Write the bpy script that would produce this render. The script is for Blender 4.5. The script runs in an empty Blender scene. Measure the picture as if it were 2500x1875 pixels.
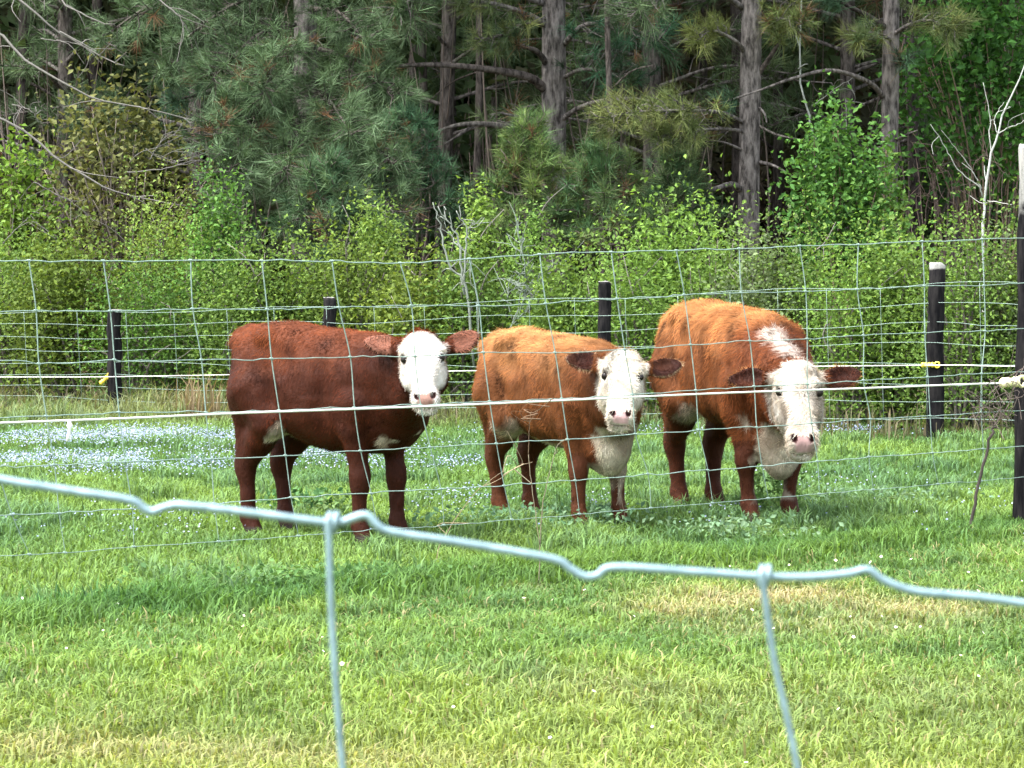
import bpy, math, random
import numpy as np
from mathutils import Vector, Matrix

rng = np.random.default_rng(7)
random.seed(7)
scene = bpy.context.scene
COL = scene.collection

# ------------------------------------------------------------------ camera
CAM_H, FPX, HORIZON = 1.35, 7200.0, 578.0
PITCH = math.atan((937.5 - HORIZON) / FPX)
cam_data = bpy.data.cameras.new('camera')
cam_data.sensor_width = 36.0
cam_data.lens = 36.0 * FPX / 2500.0
cam_data.clip_start, cam_data.clip_end = 0.05, 3000.0
cam_data.dof.use_dof = True
cam_data.dof.focus_distance = 13.6
cam_data.dof.aperture_fstop = 46.0
cam = bpy.data.objects.new('camera', cam_data)
cam.location = (0, 0, CAM_H)
cam.rotation_euler = (math.pi / 2 - PITCH, 0, 0)
COL.objects.link(cam)
scene.camera = cam

# ------------------------------------------------------------------ sky and sun (thin bright overcast)
SUN_DIR = Vector((-0.40, -0.22, 0.89)).normalized()
world = bpy.data.worlds.new('World')
scene.world = world
world.use_nodes = True
wn = world.node_tree
sky = wn.nodes.new('ShaderNodeTexSky')
sky.sky_type = 'NISHITA'
sky.sun_disc = False
sky.sun_elevation = math.asin(SUN_DIR.z)
sky.sun_rotation = math.atan2(SUN_DIR.x, SUN_DIR.y)
sky.air_density, sky.dust_density, sky.ozone_density = 1.0, 4.0, 0.6
bg = wn.nodes['Background']
bg.inputs['Strength'].default_value = 0.15
veil = wn.nodes.new('ShaderNodeHueSaturation')      # thin cloud takes most of the blue out
veil.inputs['Saturation'].default_value = 0.42
wn.links.new(sky.outputs['Color'], veil.inputs['Color'])
wn.links.new(veil.outputs['Color'], bg.inputs['Color'])
sun_data = bpy.data.lights.new('sun', 'SUN')
sun_data.energy = 1.3
sun_data.angle = math.radians(32)
sun_data.color = (1.0, 0.955, 0.88)
sun = bpy.data.objects.new('sun', sun_data)
sun.rotation_euler = SUN_DIR.to_track_quat('Z', 'Y').to_euler()
sun.location = (-6, -2, 12)
COL.objects.link(sun)
scene.view_settings.view_transform = 'Standard'
scene.view_settings.look = 'None'
scene.view_settings.gamma = 1.0
scene.view_settings.use_curve_mapping = False
scene.view_settings.exposure = 2.48
scene.render.engine = 'CYCLES'
scene.cycles.use_denoising = True
scene.cycles.max_bounces = 6
scene.cycles.transparent_max_bounces = 4

# ------------------------------------------------------------------ picture point -> place
_fw = np.array((0, math.cos(PITCH), -math.sin(PITCH)))
_up = np.array((0, math.sin(PITCH), math.cos(PITCH)))
_rt = np.array((1.0, 0, 0))
EYE = np.array((0, 0, CAM_H))


def ray(px, py):
    return _fw + (px - 1250.0) / FPX * _rt + (937.5 - py) / FPX * _up


def at(px, py, Y):
    d = ray(px, py)
    return EYE + d * (Y / d[1])


def on_ground(px, py):
    d = ray(px, py)
    return EYE + d * (-CAM_H / d[2])


# ------------------------------------------------------------------ mesh helpers
def unit(a):
    a = np.asarray(a, float)
    return a / np.maximum(np.linalg.norm(a, axis=-1, keepdims=True), 1e-9)


def mesh_from(name, V, faces, col=None, smooth=True):
    """faces: list of (n,k) index arrays"""
    V = np.ascontiguousarray(V, dtype=np.float32)
    me = bpy.data.meshes.new(name)
    me.vertices.add(len(V))
    me.vertices.foreach_set('co', V.ravel())
    faces = [np.asarray(f, dtype=np.int32) for f in faces if len(f)]
    loops = np.concatenate([f.ravel() for f in faces]).astype(np.int32)
    sizes = np.concatenate([np.full(len(f), f.shape[1], np.int32) for f in faces])
    starts = np.concatenate(([0], np.cumsum(sizes)[:-1])).astype(np.int32)
    me.loops.add(len(loops))
    me.loops.foreach_set('vertex_index', loops)
    me.polygons.add(len(sizes))
    me.polygons.foreach_set('loop_start', starts)
    me.polygons.foreach_set('use_smooth', np.full(len(sizes), smooth, dtype=bool))
    if col is not None:
        c = np.ones((len(V), 4), np.float32)
        c[:, :3] = np.clip(col, 0, 1)
        a = me.color_attributes.new('Col', 'FLOAT_COLOR', 'POINT')
        a.data.foreach_set('color', c.ravel())
    me.update(calc_edges=True)
    return me


class Buf:
    """collects pieces of one mesh"""
    def __init__(self):
        self.V, self.F, self.C, self.n = [], [], [], 0

    def add(self, V, F, C=None):
        V = np.asarray(V, float)
        if len(V) == 0:
            return self
        for f in (F if isinstance(F, list) else [F]):
            self.F.append(np.asarray(f) + self.n)
        if C is None:
            C = np.ones((len(V), 3))
        self.C.append(np.broadcast_to(np.asarray(C, float), (len(V), 3)))
        self.V.append(V)
        self.n += len(V)
        return self

    def mesh(self, name, base=(0, 0, 0), smooth=True):
        return mesh_from(name, np.concatenate(self.V) - np.asarray(base), self.F, np.concatenate(self.C), smooth)


def tube(P, R, sides=7, cap=True):
    """tapered tube along a polyline -> V, [quads, caps]"""
    P = np.asarray(P, float)
    R = np.broadcast_to(np.asarray(R, float), (len(P),))
    T = np.gradient(P, axis=0)
    T = unit(T)
    ref = np.array((0.0, 0, 1.0)) if abs(T[:, 2]).mean() < 0.8 else np.array((0.0, 1.0, 0))
    A = unit(np.cross(T, ref))
    B = np.cross(T, A)
    ang = np.linspace(0, 2 * np.pi, sides, endpoint=False)
    ring = A[:, None, :] * np.cos(ang)[None, :, None] + B[:, None, :] * np.sin(ang)[None, :, None]
    V = (P[:, None, :] + ring * R[:, None, None]).reshape(-1, 3)
    i = np.arange(len(P) - 1)[:, None] * sides
    j = np.arange(sides)[None, :]
    k = (j + 1) % sides
    q = np.stack([i + j, i + k, i + k + sides, i + j + sides], -1).reshape(-1, 4)
    F = [q]
    if cap:
        F.append(np.arange(sides)[None, ::-1])
        F.append(np.arange(sides)[None, :] + (len(P) - 1) * sides)
    return V, F


def smooth_path(P, n=40):
    """Catmull-Rom through the points"""
    P = np.asarray(P, float)
    if len(P) < 3:
        t = np.linspace(0, 1, n)[:, None]
        return P[0] * (1 - t) + P[-1] * t
    Q = np.vstack([2 * P[0] - P[1], P, 2 * P[-1] - P[-2]])
    t = np.linspace(0, len(P) - 1 - 1e-6, n)
    i = t.astype(int)
    f = (t - i)[:, None]
    p0, p1, p2, p3 = Q[i], Q[i + 1], Q[i + 2], Q[i + 3]
    return 0.5 * ((2 * p1) + (-p0 + p2) * f + (2 * p0 - 5 * p1 + 4 * p2 - p3) * f ** 2 + (-p0 + 3 * p1 - 3 * p2 + p3) * f ** 3)


def box(c, h):
    c, h = np.asarray(c, float), np.asarray(h, float)
    s = np.array([(x, y, z) for x in (-1, 1) for y in (-1, 1) for z in (-1, 1)], float)
    F = np.array([(0, 1, 3, 2), (4, 6, 7, 5), (0, 4, 5, 1), (2, 3, 7, 6), (0, 2, 6, 4), (1, 5, 7, 3)])
    return c + s * h, [F]


_tables = {}


def vnoise(x, y, seed=0):
    """value noise on the plane, 0..1"""
    if seed not in _tables:
        _tables[seed] = np.random.default_rng(1000 + seed).random((64, 64))
    T = _tables[seed]
    xi, yi = np.floor(x).astype(int), np.floor(y).astype(int)
    fx, fy = x - xi, y - yi
    fx, fy = fx * fx * (3 - 2 * fx), fy * fy * (3 - 2 * fy)
    g = lambda a, b: T[a % 64, b % 64]
    return (g(xi, yi) * (1 - fx) + g(xi + 1, yi) * fx) * (1 - fy) + (g(xi, yi + 1) * (1 - fx) + g(xi + 1, yi + 1) * fx) * fy


def fbm(x, y, seed=0):
    return 0.55 * vnoise(x, y, seed) + 0.3 * vnoise(x * 2.1, y * 2.1, seed + 1) + 0.15 * vnoise(x * 4.3, y * 4.3, seed + 2)


# ------------------------------------------------------------------ objects
BASE = {}


def put(o, label=None, cat=None, group=None, kind=None):
    if label: o['label'] = label
    if cat: o['category'] = cat
    if group: o['group'] = group
    if kind: o['kind'] = kind
    return o


def thing(name, label, cat, base=(0, 0, 0), group=None):
    o = bpy.data.objects.new(name, None)
    o.empty_display_size = 0.1
    o.location = base
    COL.objects.link(o)
    BASE[o.name] = np.asarray(base, float)
    return put(o, label, cat, group)


def part(parent, name, buf, mat, kind=None, smooth=True, label=None):
    """a mesh given in world coordinates, child of a thing or of a part"""
    base = BASE[parent.name]
    me = buf.mesh(name, base, smooth) if isinstance(buf, Buf) else buf
    me.materials.append(mat)
    o = bpy.data.objects.new(name, me)
    o.parent = parent
    COL.objects.link(o)
    BASE[o.name] = base
    if kind: o['kind'] = kind
    if label: o['label'] = label
    return o


def single(name, buf, mat, label=None, cat=None, base=(0, 0, 0), group=None, kind=None, smooth=True):
    """a thing (or setting, or stuff) that is one mesh"""
    me = buf.mesh(name, base, smooth)
    me.materials.append(mat)
    o = bpy.data.objects.new(name, me)
    o.location = base
    COL.objects.link(o)
    return put(o, label, cat, group, kind)


def inst(parent, name, me, loc, rot=None):
    o = bpy.data.objects.new(name, me)
    o.parent = parent
    o.location = np.asarray(loc) - BASE[parent.name]
    if rot is not None:
        o.rotation_euler = rot
    COL.objects.link(o)
    return o


# ------------------------------------------------------------------ materials
def new_mat(name):
    m = bpy.data.materials.new(name)
    m.use_nodes = True
    nt = m.node_tree
    b = nt.nodes['Principled BSDF']
    return m, nt, b


def N(nt, kind, **kw):
    n = nt.nodes.new(kind)
    for k, v in kw.items():
        if k in n.inputs.keys():
            n.inputs[k].default_value = v
        else:
            setattr(n, k, v)
    return n


def mat_leaf(name, trans=0.35, rough=0.55, spec=0.25, tint=(1.25, 1.2, 0.7)):
    m, nt, b = new_mat(name)
    a = N(nt, 'ShaderNodeVertexColor', layer_name='Col')
    nt.links.new(a.outputs['Color'], b.inputs['Base Color'])
    b.inputs['Roughness'].default_value = rough
    b.inputs['Specular IOR Level'].default_value = spec
    t = N(nt, 'ShaderNodeBsdfTranslucent')
    mul = N(nt, 'ShaderNodeMix', data_type='RGBA', blend_type='MULTIPLY')
    mul.inputs[0].default_value = 1.0
    nt.links.new(a.outputs['Color'], mul.inputs[6])
    mul.inputs[7].default_value = (*tint, 1)
    nt.links.new(mul.outputs[2], t.inputs['Color'])
    mx = N(nt, 'ShaderNodeMixShader')
    mx.inputs[0].default_value = trans
    nt.links.new(b.outputs[0], mx.inputs[1])
    nt.links.new(t.outputs[0], mx.inputs[2])
    nt.links.new(mx.outputs[0], nt.nodes['Material Output'].inputs['Surface'])
    return m


def mat_noise(name, c0, c1, scale=8.0, rough=0.8, bump=0.3, stretch=(1, 1, 1), metallic=0.0, spec=0.3, detail=6.0, attr=False, dist=0.02, contrast=(0.35, 0.65)):
    m, nt, b = new_mat(name)
    tc = N(nt, 'ShaderNodeTexCoord')
    mp = N(nt, 'ShaderNodeMapping')
    mp.inputs['Scale'].default_value = stretch
    nt.links.new(tc.outputs['Object'], mp.inputs['Vector'])
    nz = N(nt, 'ShaderNodeTexNoise', Scale=scale, Detail=detail, Roughness=0.62)
    nt.links.new(mp.outputs[0], nz.inputs['Vector'])
    rp = N(nt, 'ShaderNodeValToRGB')
    rp.color_ramp.elements[0].position, rp.color_ramp.elements[1].position = contrast
    rp.color_ramp.elements[0].color = (*c0, 1)
    rp.color_ramp.elements[1].color = (*c1, 1)
    nt.links.new(nz.outputs['Fac'], rp.inputs[0])
    out = rp.outputs[0]
    if attr:
        a = N(nt, 'ShaderNodeVertexColor', layer_name='Col')
        mul = N(nt, 'ShaderNodeMix', data_type='RGBA', blend_type='MULTIPLY')
        mul.inputs[0].default_value = 1.0
        nt.links.new(out, mul.inputs[6])
        nt.links.new(a.outputs['Color'], mul.inputs[7])
        out = mul.outputs[2]
    nt.links.new(out, b.inputs['Base Color'])
    b.inputs['Roughness'].default_value = rough
    b.inputs['Metallic'].default_value = metallic
    b.inputs['Specular IOR Level'].default_value = spec
    bp = N(nt, 'ShaderNodeBump', Strength=bump, Distance=dist)
    nt.links.new(nz.outputs['Fac'], bp.inputs['Height'])
    nt.links.new(bp.outputs[0], b.inputs['Normal'])
    return m


M_LEAF = mat_leaf('leaf', spec=0.12, rough=0.6)
M_NEEDLE = mat_leaf('pine_needle', trans=0.2, rough=0.55, spec=0.15, tint=(1.1, 1.1, 0.8))
M_GRASS = mat_leaf('grass_blade', trans=0.4, rough=0.6, spec=0.12, tint=(1.2, 1.15, 0.6))
M_PETAL = mat_leaf('petal', trans=0.25, rough=0.7, tint=(1, 1, 1))
M_BARK = mat_noise('pine_bark', (0.030, 0.027, 0.025), (0.170, 0.156, 0.146), 26.0, 0.9, 1.0, (1, 1, 0.30), dist=0.05, attr=True, contrast=(.36, .62), spec=.1)
M_TWIG = mat_noise('twig_bark', (0.75, 0.75, 0.75), (1, 1, 1), 30.0, 0.85, 0.4, attr=True)
M_GALV = mat_noise('galvanised_wire', (0.125, 0.195, 0.220), (0.205, 0.305, 0.342), 140.0, 0.5, 0.25, metallic=0.4, spec=0.5, dist=0.001)
M_GALV_OLD = mat_noise('weathered_wire', (0.15, 0.22, 0.195), (0.25, 0.335, 0.30), 40.0, 0.6, 0.1, metallic=0.25, spec=0.4, dist=0.001)
M_ROPE = mat_noise('white_poly_rope', (0.5, 0.52, 0.48), (0.66, 0.67, 0.63), 120.0, 0.6, 0.4, dist=0.002)
M_YELLOW = mat_noise('yellow_plastic', (0.72, 0.55, 0.05), (0.85, 0.68, 0.10), 30.0, 0.35, 0.05, spec=0.5)
M_CREAM = mat_noise('cream_plastic', (0.72, 0.66, 0.36), (0.85, 0.80, 0.50), 30.0, 0.35, 0.05, spec=0.5)
M_WHITE = mat_noise('white_plastic', (0.75, 0.77, 0.77), (0.85, 0.86, 0.86), 30.0, 0.4, 0.05, spec=0.5)
M_PLAIN = mat_noise('dry_stalk', (0.7, 0.7, 0.7), (1, 1, 1), 40.0, 0.85, 0.2, attr=True)
# ------------------------------------------------------------------ ground
def fence_y(X):
    """the pasture fence runs away to the right"""
    return 10.2 + (X + 1.77) * 0.799


def mat_ground():
    m, nt, b = new_mat('meadow_soil')
    g = N(nt, 'ShaderNodeNewGeometry')
    sep = N(nt, 'ShaderNodeSeparateXYZ')
    nt.links.new(g.outputs['Position'], sep.inputs[0])
    nz = N(nt, 'ShaderNodeTexNoise', Scale=1.6, Detail=8.0, Roughness=0.65)
    nt.links.new(g.outputs['Position'], nz.inputs['Vector'])
    r1 = N(nt, 'ShaderNodeValToRGB')
    r1.color_ramp.elements[0].position, r1.color_ramp.elements[1].position = 0.3, 0.7
    r1.color_ramp.elements[0].color = (0.065, 0.085, 0.025, 1)
    r1.color_ramp.elements[1].color = (0.13, 0.16, 0.05, 1)
    nt.links.new(nz.outputs['Fac'], r1.inputs[0])
    n2 = N(nt, 'ShaderNodeTexNoise', Scale=14.0, Detail=8.0, Roughness=0.7)
    nt.links.new(g.outputs['Position'], n2.inputs['Vector'])
    r2 = N(nt, 'ShaderNodeValToRGB')
    r2.color_ramp.elements[0].position, r2.color_ramp.elements[1].position = 0.35, 0.65
    r2.color_ramp.elements[0].color = (0.035, 0.024, 0.016, 1)
    r2.color_ramp.elements[1].color = (0.12, 0.085, 0.05, 1)
    nt.links.new(n2.outputs['Fac'], r2.inputs[0])
    edge = N(nt, 'ShaderNodeMapRange')
    edge.inputs['From Min'].default_value, edge.inputs['From Max'].default_value = 22.0, 24.0
    nt.links.new(sep.outputs['Y'], edge.inputs['Value'])
    mx = N(nt, 'ShaderNodeMix', data_type='RGBA')
    nt.links.new(edge.outputs[0], mx.inputs[0])
    nt.links.new(r1.outputs[0], mx.inputs[6])
    nt.links.new(r2.outputs[0], mx.inputs[7])
    nt.links.new(mx.outputs[2], b.inputs['Base Color'])
    b.inputs['Roughness'].default_value = 0.95
    b.inputs['Specular IOR Level'].default_value = 0.1
    bp = N(nt, 'ShaderNodeBump', Strength=0.6, Distance=0.03)
    nt.links.new(n2.outputs['Fac'], bp.inputs['Height'])
    nt.links.new(bp.outputs[0], b.inputs['Normal'])
    return m


gb = Buf()
xs = np.concatenate([[-900, -200, -60, -30], np.linspace(-14, 14, 57), [30, 60, 200, 900]])
ys = np.concatenate([[-900, -200, -40, -5], np.linspace(0, 60, 121), [80, 140, 400, 1500]])
GX, GY = np.meshgrid(xs, ys, indexing='ij')
GZ = 0.03 * (fbm(GX * .9, GY * .9, 3) - 0.5) * (np.abs(GX) < 20) * (GY > 0) * (GY < 60)
GZ += 0.0
nx, ny = GX.shape
ii = (np.arange(nx - 1)[:, None] * ny + np.arange(ny - 1)[None]).ravel()
gb.add(np.stack([GX, GY, GZ], -1).reshape(-1, 3), np.c_[ii, ii + ny, ii + ny + 1, ii + 1])
single('ground', gb, mat_ground(), kind='structure')


def gz(x, y):
    return 0.03 * (fbm(x * .9, y * .9, 3) - 0.5)


# ------------------------------------------------------------------ grass
def blades(n, x, y, h, w, col, lean=0.45, z=None, tip=(1.25, 1.2, 1.0)):
    """kite-shaped blades -> V, quads, colours"""
    a = rng.random(n) * 2 * np.pi
    d = np.stack([np.cos(a), np.sin(a), np.zeros(n)], 1)
    s = np.stack([-np.sin(a), np.cos(a), np.zeros(n)], 1)
    z0 = gz(x, y) if z is None else z
    p = np.stack([x, y, z0 - 0.006], 1)
    ln = (lean * (0.3 + 1.2 * rng.random(n)))[:, None]
    h = np.broadcast_to(h, (n,))[:, None]
    w = np.broadcast_to(w, (n,))[:, None]
    up = np.array((0, 0, 1.0))
    mid = p + up * h * .62 + d * h * ln * .28
    tp = p + up * h * (1.0 - ln * .25) + d * h * ln
    V = np.stack([p + s * w * .35, mid + s * w * .5, tp, mid - s * w * .5, p - s * w * .35], 1)
    c = np.stack([col * .85, col, col * np.array(tip), col, col * .85], 1)
    i = np.arange(n)[:, None] * 5
    return V.reshape(-1, 3), [i + np.array([[0, 1, 3, 4]]), i + np.array([[1, 2, 3]])], c.reshape(-1, 3)


def mixc(a, b, t):
    t = np.clip(t, 0, 1)[:, None]
    return np.asarray(a) * (1 - t) + np.asarray(b) * t


def scatter(n, y0, y1, margin, accept=None):
    """points evenly over the ground that the picture sees"""
    y = np.sqrt(rng.random(n) * (y1 ** 2 - y0 ** 2) + y0 ** 2)
    x = (rng.random(n) * 2 - 1) * (0.1737 * y + margin)
    if accept is not None:
        k = accept(x, y)
        x, y = x[k], y[k]
    return x, y


def blob(x, y, cx, cy, rx, ry):
    return np.exp(-((x - cx) / rx) ** 2 - ((y - cy) / ry) ** 2)


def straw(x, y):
    """0..1, dry patches in the turf, and yellow ones along its near edge"""
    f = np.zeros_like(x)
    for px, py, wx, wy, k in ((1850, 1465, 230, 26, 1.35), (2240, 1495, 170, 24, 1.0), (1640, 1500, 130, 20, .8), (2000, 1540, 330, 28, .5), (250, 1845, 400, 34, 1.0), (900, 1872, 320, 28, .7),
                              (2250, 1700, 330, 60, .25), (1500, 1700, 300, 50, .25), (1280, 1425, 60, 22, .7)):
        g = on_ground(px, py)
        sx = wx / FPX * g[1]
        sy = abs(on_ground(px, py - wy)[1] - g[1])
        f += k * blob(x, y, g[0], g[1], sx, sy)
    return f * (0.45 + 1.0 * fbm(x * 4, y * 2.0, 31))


# mown turf on this side of the pasture fence
x, y = scatter(320000, 6.6, 15.5, 0.9, lambda x, y: y < fence_y(x) - 0.12 + 0.25 * (fbm(x * 2.5, y * 2.5, 8) - .5))
n = len(x)
pn, p2 = fbm(x * 1.3, y * .9, 11), fbm(x * 5, y * 3.5, 15)
c = mixc((0.086, 0.168, 0.052), (0.155, 0.245, 0.060), (pn - .35) * 2.6)
c = mixc(c, (0.070, 0.142, 0.060), (p2 - .5) * 2.2)
nearer = np.clip((9.2 - y) / 2.2, 0, 1)
c = mixc(c, (0.225, 0.265, 0.070), nearer * .8 * (fbm(x * 3, y * 2, 21) + .35))
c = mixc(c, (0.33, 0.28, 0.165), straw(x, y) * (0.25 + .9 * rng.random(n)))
c = c * (0.55 + 0.85 * rng.random(n))[:, None]
dry = rng.random(n) < 0.05
c[dry] = np.array((0.27, 0.25, 0.13)) * (0.7 + .5 * rng.random((dry.sum(), 1)))
h = (0.026 + 0.038 * rng.random(n)) * (0.65 + .5 * pn + .45 * (fbm(x * 7, y * 5, 17) > .60)) * (1 - .25 * np.clip(straw(x, y), 0, 1))
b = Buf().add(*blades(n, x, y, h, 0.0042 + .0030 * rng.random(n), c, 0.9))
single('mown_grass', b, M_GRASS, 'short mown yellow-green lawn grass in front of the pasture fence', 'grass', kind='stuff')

# uncut strip along the fence
n0 = 60000
x = rng.uniform(-3.2, 4.0, n0)
y = fence_y(x) + rng.normal(0, .20, n0)
k = np.abs(x) < 0.1737 * y + 1.0
x, y = x[k], y[k]
n = len(x)
pn = fbm(x * 2.2, y * 2.2, 41)
c = mixc((0.070, 0.15, 0.045), (0.125, 0.215, 0.05), (pn - .3) * 2)
c = mixc(c, (0.060, 0.138, 0.046), blob(x, y, on_ground(800, 1425)[0], on_ground(800, 1425)[1], .55, .5) * 1.1)
c = mixc(c, (0.045, 0.125, 0.040), blob(x, y, on_ground(150, 1480)[0], on_ground(150, 1480)[1], .7, .35) * .9)
c = c * (0.55 + .8 * rng.random(n))[:, None]
h = (0.035 + .075 * rng.random(n) ** 1.5) * (0.5 + 1.0 * pn)
b = Buf().add(*blades(n, x, y, h, 0.005 + .003 * rng.random(n), c, 0.7))
single('uncut_grass', b, M_GRASS, 'taller darker green grass left uncut along the foot of the pasture fence', 'grass', kind='stuff')

# pasture
x, y = scatter(430000, 10.0, 24.0, 1.0, lambda x, y: (y > fence_y(x) + 0.1) & (rng.random(len(x)) < np.clip(15.0 / y, 0, 1) ** 1.6) & (y < 23.4 + .6 * np.sin(x * 3)))
n = len(x)
pn, p2 = fbm(x * 1.1, y * .6, 51), fbm(x * 4, y * 2.4, 55)
c = mixc((0.076, 0.152, 0.052), (0.140, 0.228, 0.060), (pn - .35) * 2.5)
c = mixc(c, (0.10, 0.19, 0.105), np.clip((p2 - .48) * 3, 0, 1) * .7)
edge = np.clip((y - 20.3) / 1.2, 0, 1)
c = mixc(c, (0.20, 0.19, 0.11), edge * (fbm(x * 3, y * 3, 61) + .0))
c = c * (0.55 + .85 * rng.random(n))[:, None]
h = (0.025 + 0.04 * rng.random(n)) * (0.6 + .8 * pn) * (1 + .9 * (p2 > .62)) * (1 + 1.6 * edge * rng.random(n))
b = Buf().add(*blades(n, x, y, h, 0.005 + .004 * rng.random(n), c, 0.75))
single('pasture_grass', b, M_GRASS, 'long green pasture grass under and behind the three heifers', 'grass', kind='stuff')


# ------------------------------------------------------------------ small flowers
def flowers(n, x, y, z, r, c0, c1):
    a = rng.random(n) * 6.28
    nrm = unit(np.stack([rng.normal(0, .5, n), rng.normal(-.35, .5, n), np.ones(n)], 1))
    t = unit(np.cross(nrm, np.array((0.3, 1.0, 0.1))))
    s = np.cross(nrm, t)
    p = np.stack([x, y, z], 1)
    V, C = [], []
    for k in range(5):
        an = a + k * 2 * np.pi / 5
        V.append(p + (t * np.cos(an)[:, None] + s * np.sin(an)[:, None]) * r[:, None] + nrm * r[:, None] * .25)
    V = np.stack([p] + V, 1)
    i = np.arange(n)[:, None] * 6
    F = [np.concatenate([i + np.array([[0, 1 + k, 1 + (k + 1) % 5]]) for k in range(5)])]
    c = mixc(c0, c1, rng.random(n))
    C = np.repeat(c[:, None, :], 6, 1).reshape(-1, 3)
    return V.reshape(-1, 3), F, C


fx, fy = [], []
for px, py, wx, wy, m in ((180, 1085, 260, 16, 900), (420, 1075, 180, 14, 620), (120, 1130, 200, 24, 850), (330, 1150, 170, 20, 620), (560, 1100, 90, 28, 350), (860, 1120, 150, 14, 520),
                          (760, 1135, 120, 18, 330), (930, 1150, 80, 20, 130), (1120, 1150, 70, 12, 220), (1140, 1085, 60, 14, 110), (1640, 1062, 120, 8, 160), (1950, 1068, 170, 5, 330), (2110, 1064, 60, 5, 110),
                          (1130, 1240, 100, 25, 130), (1500, 1250, 80, 14, 90), (1800, 1280, 160, 22, 110), (2050, 1200, 200, 30, 110), (2420, 1230, 40, 12, 45), (1100, 1290, 120, 20, 70), (380, 1290, 200, 30, 60), (2350, 1290, 150, 40, 40)):
    g = on_ground(px, py)
    sx = wx / FPX * g[1]
    sy = abs(on_ground(px, py - wy)[1] - on_ground(px, py + wy)[1]) / 2
    m = int(m * (3.4 if px < 520 else 1.5 if px < 1200 else 1.2))
    fx.append(rng.normal(g[0], sx * .75, m)); fy.append(rng.normal(g[1], sy * .75, m))
fx, fy = np.concatenate(fx), np.concatenate(fy)
k = fbm(fx * 3, fy * 3, 71) > .40
fx, fy = fx[k], fy[k]
n = len(fx)
fr = 0.0034 + .0030 * rng.random(n)
b = Buf().add(*flowers(n, fx, fy, gz(fx, fy) + 0.04 + .04 * rng.random(n), fr, (0.31, 0.35, 0.44), (0.15, 0.20, 0.33)))
single('meadow_flowers', b, M_PETAL, 'drifts of tiny white and pale lilac flowers in the pasture grass', 'flowers', kind='stuff')
n = 110
fx, fy = scatter(n, 7.0, 14.0, .5, lambda x, y: y < fence_y(x) + .4)
n = len(fx)
b = Buf().add(*flowers(n, fx, fy, gz(fx, fy) + 0.04 + .02 * rng.random(n), 0.004 + .004 * rng.random(n), (0.70, 0.70, 0.62), (0.78, 0.76, 0.50)))
single('clover_flowers', b, M_PETAL, 'scattered tiny white clover blossoms in the mown lawn', 'flowers', kind='stuff')
# ------------------------------------------------------------------ wire fences
def crimped(P, amp, period, seed=0):
    """small kinks of a tension-crimped wire"""
    P = np.asarray(P, float)
    L = np.concatenate([[0], np.cumsum(np.linalg.norm(np.diff(P, axis=0), axis=1))])
    r = np.random.default_rng(seed)
    Q = P.copy()
    Q[:, 2] += amp * np.interp(L, np.arange(0, L[-1] + period, period / 2), r.normal(size=len(np.arange(0, L[-1] + period, period / 2))))
    return Q


def fence_point(px, py):
    """picture point -> on the upright plane of the pasture fence"""
    d = ray(px, py)
    # Y = 10.2 + (X + 1.77) * .799
    t = (10.2 + 1.77 * .799) / (d[1] - .799 * d[0])
    return EYE + d * t


def knot_mesh(name, r, w, mat):
    """a wrapped fence knot: two turns of wire round the crossing"""
    t = np.linspace(0, 2 * np.pi * 2.0, 17)
    P = np.stack([np.linspace(-w, w, 17), np.cos(t) * r * 1.3, np.sin(t) * r * 1.3], 1)
    V, F = tube(P, r * .9, 5)
    me = mesh_from(name, V, F, np.ones((len(V), 3)))
    me.materials.append(mat)
    return me


S = 2500 / 2212.0
fence = thing('pasture_fence', 'tall woven wire fence with square mesh in front of the three heifers', 'fence', (0.27, fence_y(.27), 0))
top = [(-260, 640), (0, 636), (265, 636), (633, 636), (814, 638), (983, 642), (1141, 633), (1334, 620), (1503, 615), (1808, 607), (2091, 596), (2400, 584), (2486, 582), (2760, 574)]
rows = [
    top,
    [(-260, 764), (0, 760), (270, 759), (475, 755), (667, 755), (836, 750), (1006, 746), (1175, 746), (1345, 740), (1509, 729), (1656, 721), (1814, 714), (1967, 712), (2108, 706), (2260, 698), (2402, 697), (2486, 692), (2760, 684)],
    [(-260, 886), (0, 880), (113, 887), (283, 881), (486, 879), (678, 876), (859, 872), (1028, 870), (1192, 861), (1356, 862), (1520, 853), (1678, 842), (1831, 833), (1972, 827), (2125, 817), (2402, 808), (2486, 803), (2760, 792)],
    [(-260, 1030), (0, 1020), (300, 1008), (600, 1004), (900, 993), (1100, 985), (1330, 975), (1500, 968), (1690, 953), (1850, 944), (2100, 930), (2300, 918), (2486, 908), (2760, 895)],
    [(-260, 1150), (0, 1140), (300, 1128), (600, 1117), (900, 1100), (1230, 1081), (1390, 1073), (1550, 1061), (1700, 1051), (1850, 1042), (2100, 1025), (2300, 1014), (2486, 1003), (2760, 985)],
    [(-260, 1275), (0, 1260), (300, 1243), (600, 1225), (900, 1203), (1240, 1184), (1400, 1174), (1520, 1164), (1690, 1150), (1850, 1139), (2100, 1118), (2300, 1104), (2486, 1090), (2760, 1070)],
    [(-260, 1375), (0, 1358), (600, 1318), (900, 1295), (1240, 1270), (1690, 1232), (2100, 1198), (2486, 1166), (2760, 1145)],
]
row_paths = []
for i, r_ in enumerate(rows):
    P = smooth_path([fence_point(*q) for q in r_], 150)
    P = crimped(P, 0.0022, 0.085, 50 + i)
    row_paths.append(P)
    V, F = tube(P, 0.0026 if i == 0 else (0.0021 if i < 6 else .0014), 6)
    part(fence, 'line_wire', Buf().add(V, F), M_GALV_OLD)
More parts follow.
